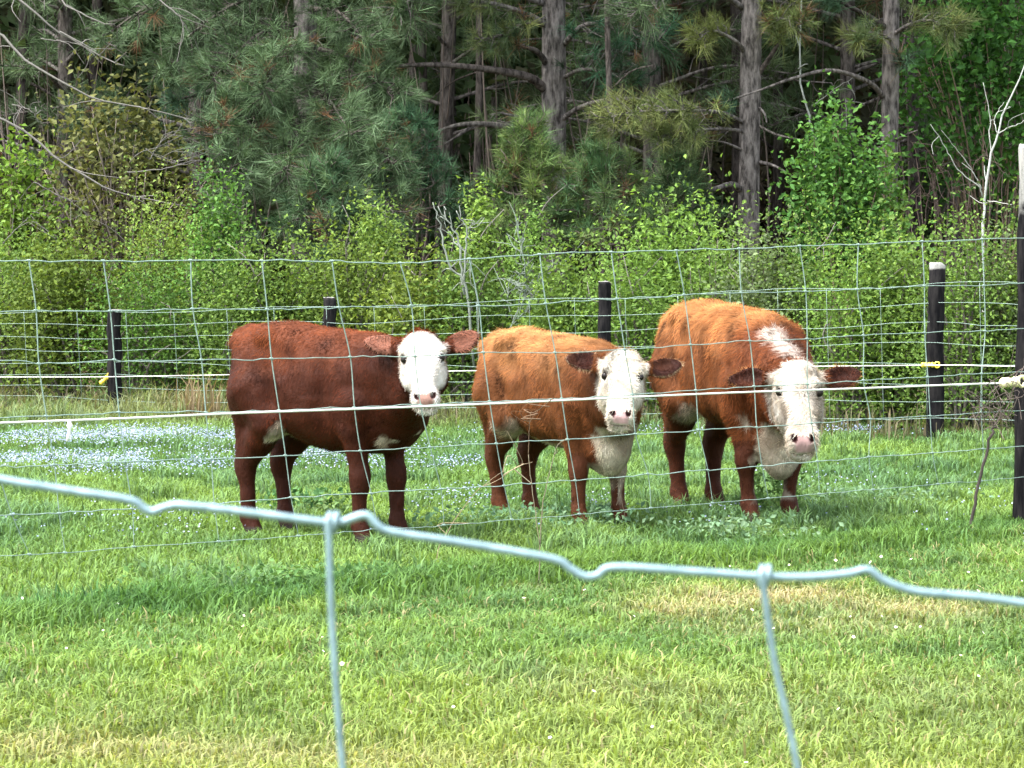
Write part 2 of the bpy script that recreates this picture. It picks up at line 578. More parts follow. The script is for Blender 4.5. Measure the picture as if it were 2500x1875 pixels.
stays = [(-150, 40), (70, 150), (262, 322), (461, 530), (635, 716), (811, 906), (981, 1075), (1147, 1240), (1322, 1405), (1492, 1580), (1656, 1728), (1808, 1862), (1950, 1995), (2091, 2130), (2249, 2278), (2398, 2396), (2560, 2556), (2690, 2690)]
K_MID = knot_mesh('knot', 0.0026, 0.007, M_GALV_OLD)
for i, (xt, xb) in enumerate(stays):
    r_ = np.random.default_rng(90 + i)
    pts = []
    for j, P in enumerate(row_paths):
        # column at this row, from the lean of the stay
        lin = j / 5.3
        px = xt + (xb - xt) * lin + r_.normal(0, 4)
        w = np.array([1250 + FPX * (q[0]) / (q[1] * math.cos(PITCH) - (q[2] - CAM_H) * math.sin(PITCH)) for q in P])
        q = np.array([np.interp(px, w, P[:, a]) for a in range(3)])
        pts.append(q)
    V, F = tube(smooth_path(pts, 40), np.interp(np.arange(40), [0, 26, 39], [.0023, .0021, .0012]), 6)
    st = part(fence, 'stay_wire', Buf().add(V, F), M_GALV_OLD)
    for q in pts:
        o = inst(st, 'knot', K_MID, q, (0, 0, math.atan(.799)))


def post(parent, name, top_p, z0, r0, r1, seed, mat, sides=16, kink=0.009, label=None):
    """weathered round post: slightly crooked, uneven, chamfered top"""
    r = np.random.default_rng(seed)
    z = np.concatenate([np.linspace(z0, top_p[2] - .02, 14), [top_p[2] - .006, top_p[2]]])
    R = np.concatenate([np.linspace(r1, r0, 14), [r0 * .93, r0 * .78]])
    a = np.linspace(0, 2 * np.pi, sides, endpoint=False)
    lump = 1 + .05 * np.sin(a * 2 + r.random() * 6) + .03 * np.sin(a * 5 + r.random() * 6)
    ox, oy = kink * np.cumsum(r.normal(size=len(z))) * .5, kink * np.cumsum(r.normal(size=len(z))) * .5
    ox, oy = ox - ox[-1], oy - oy[-1]
    V = np.stack([top_p[0] + ox[:, None] + R[:, None] * lump * np.cos(a), top_p[1] + oy[:, None] + R[:, None] * lump * np.sin(a),
                  z[:, None] + 0 * a + .006 * (np.sin(a * 3 + seed))[None] * (z[:, None] > top_p[2] - .01)], -1).reshape(-1, 3)
    i = np.arange(len(z) - 1)[:, None] * sides
    j = np.arange(sides)[None]
    k = (j + 1) % sides
    F = [np.stack([i + j, i + k, i + k + sides, i + j + sides], -1).reshape(-1, 4), np.arange(sides)[None] + (len(z) - 1) * sides]
    return part(parent, name, Buf().add(V, F), mat, label=label)


def mat_post(name, ztop, span):
    """tarred post whose top has weathered grey"""
    m, nt, b = new_mat(name)
    g = N(nt, 'ShaderNodeNewGeometry')
    mp = N(nt, 'ShaderNodeMapping')
    mp.inputs['Scale'].default_value = (1, 1, .16)
    nt.links.new(g.outputs['Position'], mp.inputs['Vector'])
    nz = N(nt, 'ShaderNodeTexNoise', Scale=28.0, Detail=8.0, Roughness=0.7)
    nt.links.new(mp.outputs[0], nz.inputs['Vector'])
    n2 = N(nt, 'ShaderNodeTexNoise', Scale=9.0, Detail=5.0)
    nt.links.new(g.outputs['Position'], n2.inputs['Vector'])
    dark = N(nt, 'ShaderNodeValToRGB')
    dark.color_ramp.elements[0].color = (0.004, 0.004, 0.005, 1)
    dark.color_ramp.elements[1].color = (0.026, 0.024, 0.024, 1)
    dark.color_ramp.elements[0].position, dark.color_ramp.elements[1].position = .4, .75
    nt.links.new(nz.outputs['Fac'], dark.inputs[0])
    grey = N(nt, 'ShaderNodeValToRGB')
    grey.color_ramp.elements[0].color = (0.10, 0.10, 0.097, 1)
    grey.color_ramp.elements[1].color = (0.27, 0.27, 0.255, 1)
    grey.color_ramp.elements[0].position, grey.color_ramp.elements[1].position = .3, .65
    nt.links.new(nz.outputs['Fac'], grey.inputs[0])
    sep = N(nt, 'ShaderNodeSeparateXYZ')
    nt.links.new(g.outputs['Position'], sep.inputs[0])
    ad = N(nt, 'ShaderNodeMath', operation='MULTIPLY_ADD')
    nt.links.new(n2.outputs['Fac'], ad.inputs[0])
    ad.inputs[1].default_value = span * 1.3
    nt.links.new(sep.outputs['Z'], ad.inputs[2])
    mr = N(nt, 'ShaderNodeMapRange')
    mr.inputs['From Min'].default_value = ztop - span * .45
    mr.inputs['From Max'].default_value = ztop - span * .15
    nt.links.new(ad.outputs[0], mr.inputs['Value'])
    mx = N(nt, 'ShaderNodeMix', data_type='RGBA')
    nt.links.new(mr.outputs[0], mx.inputs[0])
    nt.links.new(dark.outputs[0], mx.inputs[6])
    nt.links.new(grey.outputs[0], mx.inputs[7])
    nt.links.new(mx.outputs[2], b.inputs['Base Color'])
    b.inputs['Roughness'].default_value = .9
    b.inputs['Specular IOR Level'].default_value = .06
    bp = N(nt, 'ShaderNodeBump', Strength=.8, Distance=.01)
    nt.links.new(nz.outputs['Fac'], bp.inputs['Height'])
    nt.links.new(bp.outputs[0], b.inputs['Normal'])
    return m


pt = fence_point(2523, 352)
pt[1] += 0.07
post(fence, 'post', pt, -.05, .064, .072, 5, mat_post('tarred_post', pt[2], .30), label='black tarred post with a weathered grey top at the right edge')


def insulator(parent, p, ax, mat, s=1.0, label=None):
    """plastic claw insulator: ribbed body, nail end and two jaws"""
    ax = unit(np.asarray(ax, float))
    b = Buf()
    t = np.linspace(0, .085 * s, 13)
    R = s * np.array((.011, .017, .019, .0135, .018, .018, .0125, .0155, .0155, .0125, .019, .019, .011))
    b.add(*tube(np.asarray(p) + ax * t[:, None], R, 10))
    u = unit(np.cross(ax, (0, 1, 0.01)))
    e = np.asarray(p) + ax * .085 * s
    for sg in (1, -1):
        q = [e, e + ax * .012 * s + u * sg * .016 * s, e + ax * .028 * s + u * sg * .017 * s, e + ax * .036 * s + u * sg * .006 * s]
        b.add(*tube(smooth_path(q, 9), .006 * s, 6))
    return part(parent, 'insulator', b, mat, label=label)


# the electric rope of the pasture fence, a hand's breadth behind the mesh
OFF = np.array((-.62, .78, 0)) * .035
rope_px = [(-260, 1040), (0, 1031), (300, 1020), (560, 1008), (900, 996), (1200, 984), (1500, 970), (1800, 957), (2100, 947), (2330, 938), (2432, 935)]
P = smooth_path([fence_point(*q) - OFF for q in rope_px], 90)
rope = thing('electric_rope', 'white electric fence rope stretched low across the pasture fence mesh', 'rope', (0.27, fence_y(.27) - .04, 0))
tw = Buf()
LL = np.linspace(0, 1, len(P))
for ph in (0, np.pi):
    a = LL * 2 * np.pi * 110 + ph
V, F = tube(P, .0042, 7)
tw.add(V, F)
part(rope, 'rope', tw, M_ROPE)
pe = fence_point(2430, 934) - OFF
insulator(rope, pe, (.78, .62, .02), M_CREAM, 1.3, label='pale yellow plastic insulator on the big black post')
tp = [fence_point(152, 1026) - OFF * 1.4, fence_point(153, 1045) - OFF * 1.4, fence_point(150, 1076) - OFF * 1.2]
tb = Buf()
tg = smooth_path(tp, 7)
wd = np.array((.78, .62, 0)) * .008
wdt = np.array([.6, .9, 1.5, .8, .7, .8, .7])[:, None]
V = np.concatenate([tg - wd * wdt - OFF * .05, tg + wd * wdt - OFF * .05, tg + wd * wdt + OFF * .05, tg - wd * wdt + OFF * .05])
k = np.arange(6)
tb.add(V, [np.c_[k, k + 7, k + 8, k + 1], np.c_[k + 7, k + 14, k + 15, k + 8], np.c_[k + 14, k + 21, k + 22, k + 15], np.c_[k + 21, k, k + 1, k + 22], np.array([[0, 21, 14, 7], [6, 13, 20, 27]])])
single('hanging_tag', tb, M_WHITE, 'short white strip hanging from the electric rope at the far left', 'tag', base=tuple(tg[-1]))

# ------------------------------------------------------------------ fence at the far side of the pasture
FL, FR = np.array(((284 - 1250) / FPX * 22.4, 22.4)), np.array(((2290 - 1250) / FPX * 19.35, 19.35))
slope_far = (FR[1] - FL[1]) / (FR[0] - FL[0])


def far_point(px, py):
    d = ray(px, py)
    t = (FL[1] - FL[0] * slope_far) / (d[1] - slope_far * d[0])
    return EYE + d * t


far = thing('far_fence', 'wire fence on short black posts along the edge of the wood', 'fence', (FL[0] * .5 + FR[0] * .5, FL[1] * .5 + FR[1] * .5, 0))
far_z = [1.04, .91, .78, .65, .52, .39, .27, .15]
pc = np.linspace(-400, 2900, 60)
drop = lambda px: np.interp(px, [0, 800, 1475, 2290], [-.30, -.22, -.12, 0.0])
far_rows = []
for i, z in enumerate(far_z):
    P = []
    for px in pc:
        q = far_point(px, 900)
        q[2] = z * (1 + drop(px) / 1.1) + .012 * math.sin(px * .011 + i)
        P.append(q)
    far_rows.append(np.array(P))
    V, F = tube(crimped(P, .004, .4, i), .0017, 5)
    part(far, 'line_wire', Buf().add(V, F), M_GALV_OLD)
for i, px in enumerate(np.arange(-300, 2850, 122)):
    jx = px + random.uniform(-8, 8)
    pts = [np.array([np.interp(jx + k * 1.5, pc, R_[:, a]) for a in range(3)]) for k, R_ in enumerate(far_rows)]
    V, F = tube(pts, .0014, 5)
    part(far, 'stay_wire', Buf().add(V, F), M_GALV_OLD)
for px, py, rr, sd, lb in ((282, 757, .060, 1, 'black post at the left with a yellow insulator'), (800, 727, .050, 2, 'black post behind the dark red heifer'),
                           (1475, 688, .050, 3, 'black post behind the middle heifer'), (2290, 642, .056, 4, 'tallest black post with a bleached top, right of the right heifer')):
    q = far_point(px, py)
    q[1] += .06
    post(far, 'post', q, -.05, rr * .92, rr * 1.03, sd + 20, mat_post('tarred_post_far', q[2], .04 if px > 2000 else .001), label=lb)
er = thing('far_electric_wire', 'thin white electric wire along the far fence posts', 'wire', (0, 20.8, 0))
wp = [(-400, 922), (0, 920), (284, 919), (800, 910), (1475, 900), (2265, 891), (2430, 893), (2900, 897)]
P = smooth_path([far_point(*q) - np.array((0, .05, 0)) for q in wp], 60)
V, F = tube(P, .0034, 5)
part(er, 'wire', Buf().add(V, F), M_ROPE)
q = far_point(2246, 890) - np.array((0, .05, 0))
insulator(er, q, (1, 0, 0), M_YELLOW, 1.0, label='yellow insulator on the tall far post')
q = far_point(246, 936) - np.array((0, .05, 0))
insulator(er, q, (.75, 0, .65), M_YELLOW, .95, label='yellow insulator slanting from the left far post')

# ------------------------------------------------------------------ the fence the viewer looks over
NY = 1.0
near = thing('near_fence', 'galvanised wire fence close to the viewer, its top wire crossing the whole view', 'fence', (0, NY, 0))
npx = [(-1500, 880), (-900, 1000), (-300, 1110), (0, 1170), (170, 1198), (316, 1221), (350, 1241), (373, 1249), (407, 1238), (452, 1234), (633, 1255), (791, 1275), (836, 1274), (876, 1260), (899, 1260),
       (921, 1283), (961, 1300), (1130, 1326), (1345, 1364), (1390, 1388), (1426, 1407), (1458, 1405), (1503, 1385), (1695, 1396), (1853, 1407), (1978, 1409), (2068, 1401), (2119, 1392), (2159, 1418),
       (2238, 1444), (2373, 1456), (2500, 1473), (2720, 1500), (2900, 1512), (3100, 1540), (3700, 1610), (4300, 1700)]
np_w = [at(a, b_, NY) for a, b_ in npx]
V, F = tube(smooth_path(np_w, 260), .00150, 10)
part(near, 'line_wire', Buf().add(V, F), M_GALV)
low_rows = []
for j, dz in enumerate((.112, .224, .350, .490, .640, .800, .960, 1.08)):
    P = smooth_path([q + np.array((.012 * j, 0, -dz + .001 * random.uniform(-1, 1))) for q in np_w[::3]], 80)
    low_rows.append(P)
    V, F = tube(P, .0013, 7)
    part(near, 'line_wire', Buf().add(V, F), M_GALV)
near_stays = [[(800, 1262), (803, 1330), (808, 1480), (822, 1700), (838, 1900), (850, 2060)], [(1858, 1392), (1866, 1450), (1890, 1610), (1925, 1770), (1952, 1900), (1985, 2060)],
              [(-262, 1118), (-255, 1300), (-235, 1500), (-225, 1700), (-215, 1900)], [(2890, 1510), (2896, 1600), (2915, 1750), (2950, 1900), (2990, 2100)],
              [(-1320, 910), (-1312, 1100), (-1300, 1400), (-1290, 1700)], [(3930, 1640), (3945, 1800), (3965, 2000), (3990, 2250)]]
for sp in near_stays:
    P = [at(a, b_, NY - .0030) for a, b_ in sp]
    d = unit(P[-1] - P[-2])
    e = P[-1]
    while e[2] > .10:
        e = e + d * .1 + np.array((random.uniform(-.002, .002), 0, 0))
        P.append(e)
    V, F = tube(smooth_path(P, 70), .00122, 9)
    st = part(near, 'stay_wire', Buf().add(V, F), M_GALV)
    # the stay hooks over the line wire and wraps it twice
    hp0 = P[0]
    t = np.linspace(-.5 * np.pi, 2 * np.pi * 1.5, 44)
    hx = np.linspace(0, .0038, 44)
    K = np.stack([hp0[0] + hx - .0004, NY + .0001 - np.cos(t) * .0029, hp0[2] - .0022 + np.sin(t) * .0029], 1)
    V, F = tube(K, .00118, 8)
    part(st, 'knot', Buf().add(V, F), M_GALV)
# ------------------------------------------------------------------ foliage builders
def leaf_quads(P, size, col, up=0.5, fold=0.25, droop=0.2):
    """bent leaves at points P"""
    n = len(P)
    nrm = unit(rng.normal(size=(n, 3)) + np.array((0, -.25, up * 2)))
    t = unit(np.cross(nrm, rng.normal(size=(n, 3))))
    s = np.cross(nrm, t)
    L = (np.broadcast_to(size, (n,)) * (0.7 + .6 * rng.random(n)))[:, None]
    a = P - t * L * .5
    tip = P + t * L * .5 - nrm * L * droop
    m1 = P + s * L * .30 + nrm * L * fold * .4
    m2 = P - s * L * .30 + nrm * L * fold * .4
    V = np.stack([a, m1, tip, m2], 1).reshape(-1, 3)
    i = np.arange(n)[:, None] * 4
    F = np.concatenate([i + np.array([[0, 1, 2]]), i + np.array([[0, 2, 3]])])
    C = np.repeat(np.broadcast_to(col, (n, 3))[:, None, :], 4, 1).reshape(-1, 3)
    return V, [F], C


def needle_tufts(P, D, n, L, w, col, spread=0.8):
    """bundles of pine needles: P tuft points, D their directions"""
    m = len(P)
    L = L * (.55 + .75 * rng.random(m))
    sp = np.repeat(spread * (.55 + .8 * rng.random(m)), n)[:, None]
    d = unit(np.repeat(D, n, 0) + rng.normal(size=(m * n, 3)) * sp)
    Ln = np.repeat(L, n)
    p = np.repeat(P, n, 0) - np.repeat(D, n, 0) * (rng.random(m * n) * Ln * .8)[:, None]
    l = (Ln * (.65 + .5 * rng.random(m * n)))[:, None]
    tip = p + d * l - np.array((0, 0, 1)) * l * .12
    s = unit(np.cross(d, rng.normal(size=(m * n, 3)))) * w * .5
    V = np.stack([p - s, p + s, tip], 1).reshape(-1, 3)
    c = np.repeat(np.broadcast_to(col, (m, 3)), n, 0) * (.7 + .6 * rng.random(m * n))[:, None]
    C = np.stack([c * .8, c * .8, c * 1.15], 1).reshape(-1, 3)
    return V, [np.arange(m * n * 3).reshape(-1, 3)], C


def bough(wood, needles, pts, r0, ntuft, spread, L=.17, n=42, col=(0.05, 0.10, 0.055), col2=None, t0=.25, wcol=(1, 1, 1), w=.0055, r1=.006, up=.35):
    """a limb with twigs, each ending in needle tufts"""
    P = smooth_path(pts, 22)
    V, F = tube(P, np.linspace(r0, r1, len(P)), 7)
    wood.add(V, F, wcol)
    if ntuft <= 0:
        return
    t = t0 + (1 - t0) * rng.random(ntuft) ** .8
    q = t * (len(P) - 1)
    i = np.minimum(q.astype(int), len(P) - 2)
    b0 = P[i] + (P[i + 1] - P[i]) * (q - i)[:, None]
    ax = unit(P[i + 1] - P[i])
    lat = rng.normal(size=(ntuft, 3))
    lat -= (lat * ax).sum(1)[:, None] * ax
    lat = unit(lat) * np.array((1, 1, .8))
    d = unit(lat + ax * .7 + np.array((0, 0, up)))
    ln = spread * (.25 + .75 * rng.random(ntuft)) * (1.15 - .5 * t)
    e = b0 + d * ln[:, None]
    for k in range(ntuft):
        V, F = tube([b0[k], (b0[k] + e[k]) / 2 + rng.normal(size=3) * .02, e[k]], [.006, .0045, .003], 4, False)
        wood.add(V, F, wcol)
    cc = np.asarray(col) if col2 is None else mixc(col, col2, rng.random(ntuft) ** 1.5)
    cc = cc * (.5 + .95 * rng.random(ntuft))[:, None]
    dead = rng.random(ntuft) < .035
    cc = np.where(dead[:, None], np.array((.15, .085, .045)), cc)
    needles.add(*needle_tufts(e, unit(d + np.array((0, 0, .3))), n, L, w, cc))


def bush(label, px, top, Y, wpx, ncl, nl, size, c0, c1, base_px=None, stem=(0.16, 0.12, 0.08), name='shrub', cat='shrub', group=None, upright=.6, z0=0.12, cl=.10, nstem=None, flat=.55):
    """leafy shrub: stems out of one foot, leaves clumped round their ends"""
    g = at(px if base_px is None else base_px, 578, Y)
    base = np.array((g[0], Y, 0.0))
    apex = at(px, top, Y)
    H, W = apex[2], wpx / FPX * Y
    t = thing(name, label, cat, base, group)
    wood, fol = Buf(), Buf()
    k = ncl
    u = rng.random(k) ** .8
    ang = rng.random(k) * 6.283
    prof = np.clip(np.sin(np.pi * np.clip(.12 + u * .80, 0, 1)), 0, 1) ** .6
    rad = W * prof * np.sqrt(rng.random(k)) * (0.6 + .7 * rng.random(k))
    C = np.stack([base[0] + (apex[0] - base[0]) * u + rad * np.cos(ang), Y + rad * np.sin(ang) * flat, z0 + (H - z0) * u * (.72 + .33 * rng.random(k) ** 1.5)], 1)
    for j in range(0, k, max(1, k // (nstem or 14))):
        a = base + np.array((rng.normal() * .06, rng.normal() * .05, -.02))
        m = a * .45 + C[j] * .55 + np.array((0, 0, .12 * H)) + rng.normal(size=3) * .04
        V, F = tube(smooth_path([a, m, C[j]], 8), np.linspace(.013, .004, 8), 5)
        wood.add(V, F, np.asarray(stem) * (.7 + .6 * rng.random()))
    for j in range(7 if name == 'shrub' else 0):
        q = C[rng.integers(k)]
        e = q + np.array((rng.normal() * .12, rng.normal() * .06, .12 + .22 * rng.random()))
        V, F = tube(smooth_path([q, (q + e) / 2 + rng.normal(size=3) * .03, e], 6), np.linspace(.006, .002, 6), 4)
        wood.add(V, F, np.array((.19, .175, .155)) * (.6 + .7 * rng.random()))
    P = np.repeat(C, nl, 0)
    dv = rng.normal(size=(k * nl, 3)) * cl * np.array((.8, .8, 1 + upright))
    P = P + dv
    P[:, 2] = np.maximum(P[:, 2], .05)
    tone = np.repeat(rng.random(k) ** 1.3, nl) * .8 + .2 * rng.random(k * nl)
    col = mixc(c0, c1, tone) * (.65 + .65 * rng.random(k * nl))[:, None]
    fol.add(*leaf_quads(P, size, col))
    part(t, 'stems', wood, M_TWIG)
    part(t, 'foliage', fol, M_LEAF, kind='stuff')
    return t


def trunk_path(px0, py0, px1, py1, Y, top_z, n=14, wob=.03):
    """from ground up through two picture points and on to top_z"""
    a, b_ = at(px0, py0, Y), at(px1, py1, Y)
    d = (b_ - a) / (b_[2] - a[2])
    z = np.linspace(-.05, top_z, n)
    P = a + d * (z - a[2])[:, None]
    P[:, 0] += wob * np.sin(z * .9 + px0) * .5
    return P


PG, PY_, PB = (0.056, 0.096, 0.042), (0.16, 0.18, 0.058), (0.100, 0.148, 0.074)


def crown(wood, ndl, P, z0, z1, R, nb, col=PG, ntuft=26):
    """upper boughs above the picture: they shade the wood"""
    for k in range(nb):
        z = z0 + (z1 - z0) * (k + rng.random()) / nb
        i = np.argmin(abs(P[:, 2] - z))
        a = rng.random() * 6.283
        l = R * (1.1 - .7 * (z - z0) / (z1 - z0)) * (.6 + .5 * rng.random())
        d = np.array((math.cos(a), math.sin(a), .15))
        p0 = P[i]
        bough(wood, ndl, [p0, p0 + d * l * .5 + np.array((0, 0, .15)), p0 + d * l + np.array((0, 0, .1 * rng.normal()))], .04, ntuft, .55, L=.32, n=16, w=.022, col=col, t0=.3)


def pine(label, tp, r0, r1, boughs, crown_spec=None, bark=(1, 1, 1), ncol=PG, sides=12):
    base = tp[0].copy()
    base[2] = 0
    t = thing('pine_tree', label, 'pine tree', base)
    tr = Buf()
    PT = smooth_path(tp, 46)
    V, F = tube(PT, np.linspace(r0, r1, len(PT)) * (1 + .03 * np.sin(np.arange(len(PT)) * 1.7)), sides)
    tr.add(V, F, bark)
    part(t, 'trunk', tr, M_BARK)
    ndl = Buf()
    for bo in boughs:
        wood = Buf()
        bo = dict(bo)
        bough(wood, ndl, bo.pop('p'), **bo)
        part(t, 'branch', wood, M_BARK)
    if crown_spec:
        wood = Buf()
        crown(wood, ndl, tp, *crown_spec)
        part(t, 'upper_branches', wood, M_BARK)
    if ndl.n:
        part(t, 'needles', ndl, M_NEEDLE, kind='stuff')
    return t


A = lambda *q: [at(a, b_, y_) for a, b_, y_ in q]
GREY = (1.3, 1.25, 1.2)
# ------------------------------------------------------------------ the three tall pines
YA = 27.0
pine('tall bare-trunked pine with long dead side limbs behind the middle heifer', trunk_path(1352, 400, 1356, 0, YA, 15), .118, .075, [
    dict(p=A((1335, 222, YA), (1290, 188, YA - .2), (1180, 168, YA - .5), (1060, 158, YA - .8), (950, 165, YA - 1.0), (815, 196, YA - 1.3)), r0=.048, ntuft=26, spread=.3, t0=.75, wcol=(.75, .7, .68), col=PG, col2=PB),
    dict(p=A((1335, 335, YA), (1250, 312, YA - .3), (1160, 302, YA - .5), (1090, 312, YA - .6), (1050, 335, YA - .6)), r0=.042, ntuft=0, spread=.2, wcol=(1.05, 1, .95)),
    dict(p=A((1160, 303, YA - .5), (1120, 330, YA - .5), (1085, 352, YA - .5)), r0=.02, ntuft=0, spread=.2),
    dict(p=A((1340, 298, YA), (1290, 290, YA - .1), (1240, 280, YA - .2), (1222, 275, YA - .2)), r0=.026, ntuft=0, spread=.2, wcol=GREY),
    dict(p=A((1335, 62, YA), (1280, 32, YA - .3), (1190, 6, YA - .5), (1100, 8, YA - .7)), r0=.036, ntuft=24, spread=.35, t0=.5, wcol=GREY, col=PG, col2=PY_),
    dict(p=A((1340, 165, YA), (1310, 125, YA - .2), (1265, 112, YA - .3), (1230, 97, YA - .4)), r0=.035, ntuft=10, spread=.25, wcol=(.5, .48, .46), t0=.6),
    dict(p=A((1368, 295, YA), (1410, 265, YA - .3), (1470, 245, YA - .6), (1550, 240, YA - .8), (1640, 258, YA - 1.0)), r0=.028, ntuft=14, spread=.3, t0=.75, wcol=GREY, col=PG, col2=PY_),
    dict(p=A((1375, 110, YA), (1430, 60, YA - .4), (1520, 60, YA - .7), (1610, 100, YA - .9)), r0=.03, ntuft=60, spread=.5, t0=.15, col=(.03, .085, .045), col2=PG),
    dict(p=A((1375, 190, YA), (1420, 170, YA - .4), (1480, 175, YA - .6), (1540, 205, YA - .8)), r0=.022, ntuft=40, spread=.45, t0=.15, col=(.028, .085, .045), col2=PG),
    dict(p=A((1340, 40, YA), (1280, 60, YA - .3), (1210, 90, YA - .5), (1160, 95, YA - .6)), r0=.02, ntuft=26, spread=.35, t0=.2, col=PG, col2=PY_),
    dict(p=A((1335, 10, YA), (1200, -30, YA - .5), (1060, -20, YA - .9), (960, 20, YA - 1.2)), r0=.035, ntuft=46, spread=.5, t0=.3, col=PG, col2=PB),
], (4.0, 14, 2.4, 26))
YB = 26.0
pine('stout pine with a rough grey-brown trunk standing behind the right heifer', trunk_path(1832, 560, 1834, 0, YB, 15), .098, .062, [
    dict(p=A((1812, 465, YB), (1785, 450, YB - .2), (1740, 462, YB - .3), (1670, 475, YB - .4), (1600, 492, YB - .5)), r0=.034, ntuft=0, spread=.2, wcol=GREY),
    dict(p=A((1820, 130, YB), (1795, 100, YB - .2), (1740, 75, YB - .3), (1700, 100, YB - .4)), r0=.024, ntuft=26, spread=.28, col=(.12, .15, .045), col2=PY_, t0=.3),
    dict(p=A((1845, 190, YB), (1880, 140, YB - .1), (1905, 95, YB - .2), (1900, 60, YB - .2)), r0=.028, ntuft=18, spread=.25, wcol=(.45, .42, .4), col=(.12, .15, .045), col2=PY_, t0=.6),
    dict(p=A((1845, 60, YB), (1900, 45, YB - .3), (1960, 60, YB - .5)), r0=.018, ntuft=24, spread=.28, col=(.10, .14, .045), col2=PY_, t0=.2),
    dict(p=A((1815, 300, YB), (1760, 275, YB - .5), (1660, 270, YB - .9), (1540, 275, YB - 1.2), (1480, 290, YB - 1.3)), r0=.022, ntuft=70, spread=.34, col=(.10, .135, .045), col2=(.185, .21, .07), t0=.2, up=.15),
    dict(p=A((1815, 320, YB), (1760, 315, YB - .5), (1680, 320, YB - .8), (1600, 335, YB - 1.0)), r0=.018, ntuft=44, spread=.3, col=(.09, .13, .045), col2=(.165, .19, .065), t0=.15, up=.1),
    dict(p=A((1850, 395, YB), (1890, 405, YB - .2), (1935, 430, YB - .3)), r0=.018, ntuft=0, spread=.2, wcol=GREY),
    dict(p=A((1845, 255, YB), (1865, 275, YB - .1), (1872, 300, YB - .1)), r0=.014, ntuft=0, spread=.2, wcol=GREY),
    dict(p=A((1848, 305, YB), (1900, 330, YB - .2), (1980, 345, YB - .2)), r0=.014, ntuft=0, spread=.2, wcol=(.8, .8, .75)),
    dict(p=A((1815, 368, YB), (1775, 350, YB - .2), (1735, 342, YB - .3)), r0=.014, ntuft=0, spread=.2, wcol=GREY),
    dict(p=A((1815, 20, YB), (1730, -30, YB - .4), (1600, -10, YB - .8), (1540, 40, YB - 1.0)), r0=.03, ntuft=50, spread=.45, col=PG, col2=PB, t0=.2),
], (4.0, 14, 2.4, 26), bark=(1.0, 1.0, 1.0))
YC = 26.6
pine('slim pine with vines round its foot, right of the leafy green tree', trunk_path(2172, 560, 2172, 0, YC, 15), .082, .055, [
    dict(p=A((2160, 240, YC), (2120, 200, YC - .3), (2030, 172, YC - .6), (1940, 190, YC - .8), (1850, 222, YC - .9), (1745, 256, YC - 1.0)), r0=.026, ntuft=6, spread=.2, t0=.9, wcol=GREY),
    dict(p=A((2165, 70, YC), (2120, 40, YC - .2), (2060, 10, YC - .4), (2010, -10, YC - .5)), r0=.034, ntuft=12, spread=.3, wcol=(.4, .38, .36), t0=.7),
    dict(p=A((2180, 100, YC), (2150, 85, YC - .3), (2120, 80, YC - .5), (2090, 100, YC - .6)), r0=.016, ntuft=26, spread=.24, col=(.08, .13, .06), col2=PY_, t0=.3),
    dict(p=A((2180, 85, YC), (2220, 60, YC - .3), (2270, 50, YC - .5), (2330, 75, YC - .6)), r0=.02, ntuft=44, spread=.32, col=(.09, .13, .05), col2=PY_, t0=.2),
    dict(p=A((2185, 345, YC), (2210, 330, YC - .2), (2240, 318, YC - .3)), r0=.015, ntuft=0, spread=.2, wcol=GREY),
    dict(p=A((2183, 160, YC), (2200, 150, YC - .2), (2220, 140, YC - .3)), r0=.018, ntuft=8, spread=.2, wcol=(.5, .5, .5)),
], (4.0, 14, 2.2, 24), bark=(1.08, 1.08, 1.05))

# the big soft pine that fills the upper left
YD = 27.2
bl = []
for (x0, y0, x1, y1, nt, y_) in ((700, -60, 330, 40, 60, 25.6), (700, -20, 420, 120, 70, 25.4), (720, 60, 520, 190, 70, 25.2), (760, 20, 900, 110, 60, 25.6), (720, 100, 640, 230, 64, 25.0),
                                 (640, 120, 380, 180, 54, 25.6), (780, 120, 960, 240, 50, 25.4), (700, 200, 520, 330, 66, 24.9), (740, 220, 860, 330, 66, 24.8), (640, 250, 560, 420, 60, 24.7),
                                 (740, 280, 700, 420, 70, 24.6), (800, 300, 960, 400, 60, 24.7), (660, 380, 560, 500, 50, 24.5), (760, 400, 850, 500, 60, 24.4), (860, -40, 1010, 40, 40, 25.8), (560, -40, 250, 90, 44, 26.0), (700, 420, 740, 540, 46, 24.4), (860, 420, 960, 520, 46, 24.5)):
    p0, p1 = at(x0, y0, YD - .6), at(x1, y1, y_)
    mid = (p0 + p1) / 2 + np.array((0, 0, .12))
    bl.append(dict(p=[p0, mid, p1], r0=.022, ntuft=int(nt * 1.15), spread=.42, col=PG, col2=(.115, .18, .095), t0=.1, n=46, wcol=(.6, .58, .55), up=.25))
bl.append(dict(p=A((760, 190, YD), (650, 200, 26), (480, 232, 25.6), (420, 250, 25.5)), r0=.03, ntuft=20, spread=.3, wcol=(.35, .33, .32), t0=.6))
pine('broad soft-needled pine filling the upper left of the wood', trunk_path(742, 500, 748, 0, YD, 14), .12, .07, bl, (4.2, 13, 2.6, 26), bark=(.8, .8, .8))

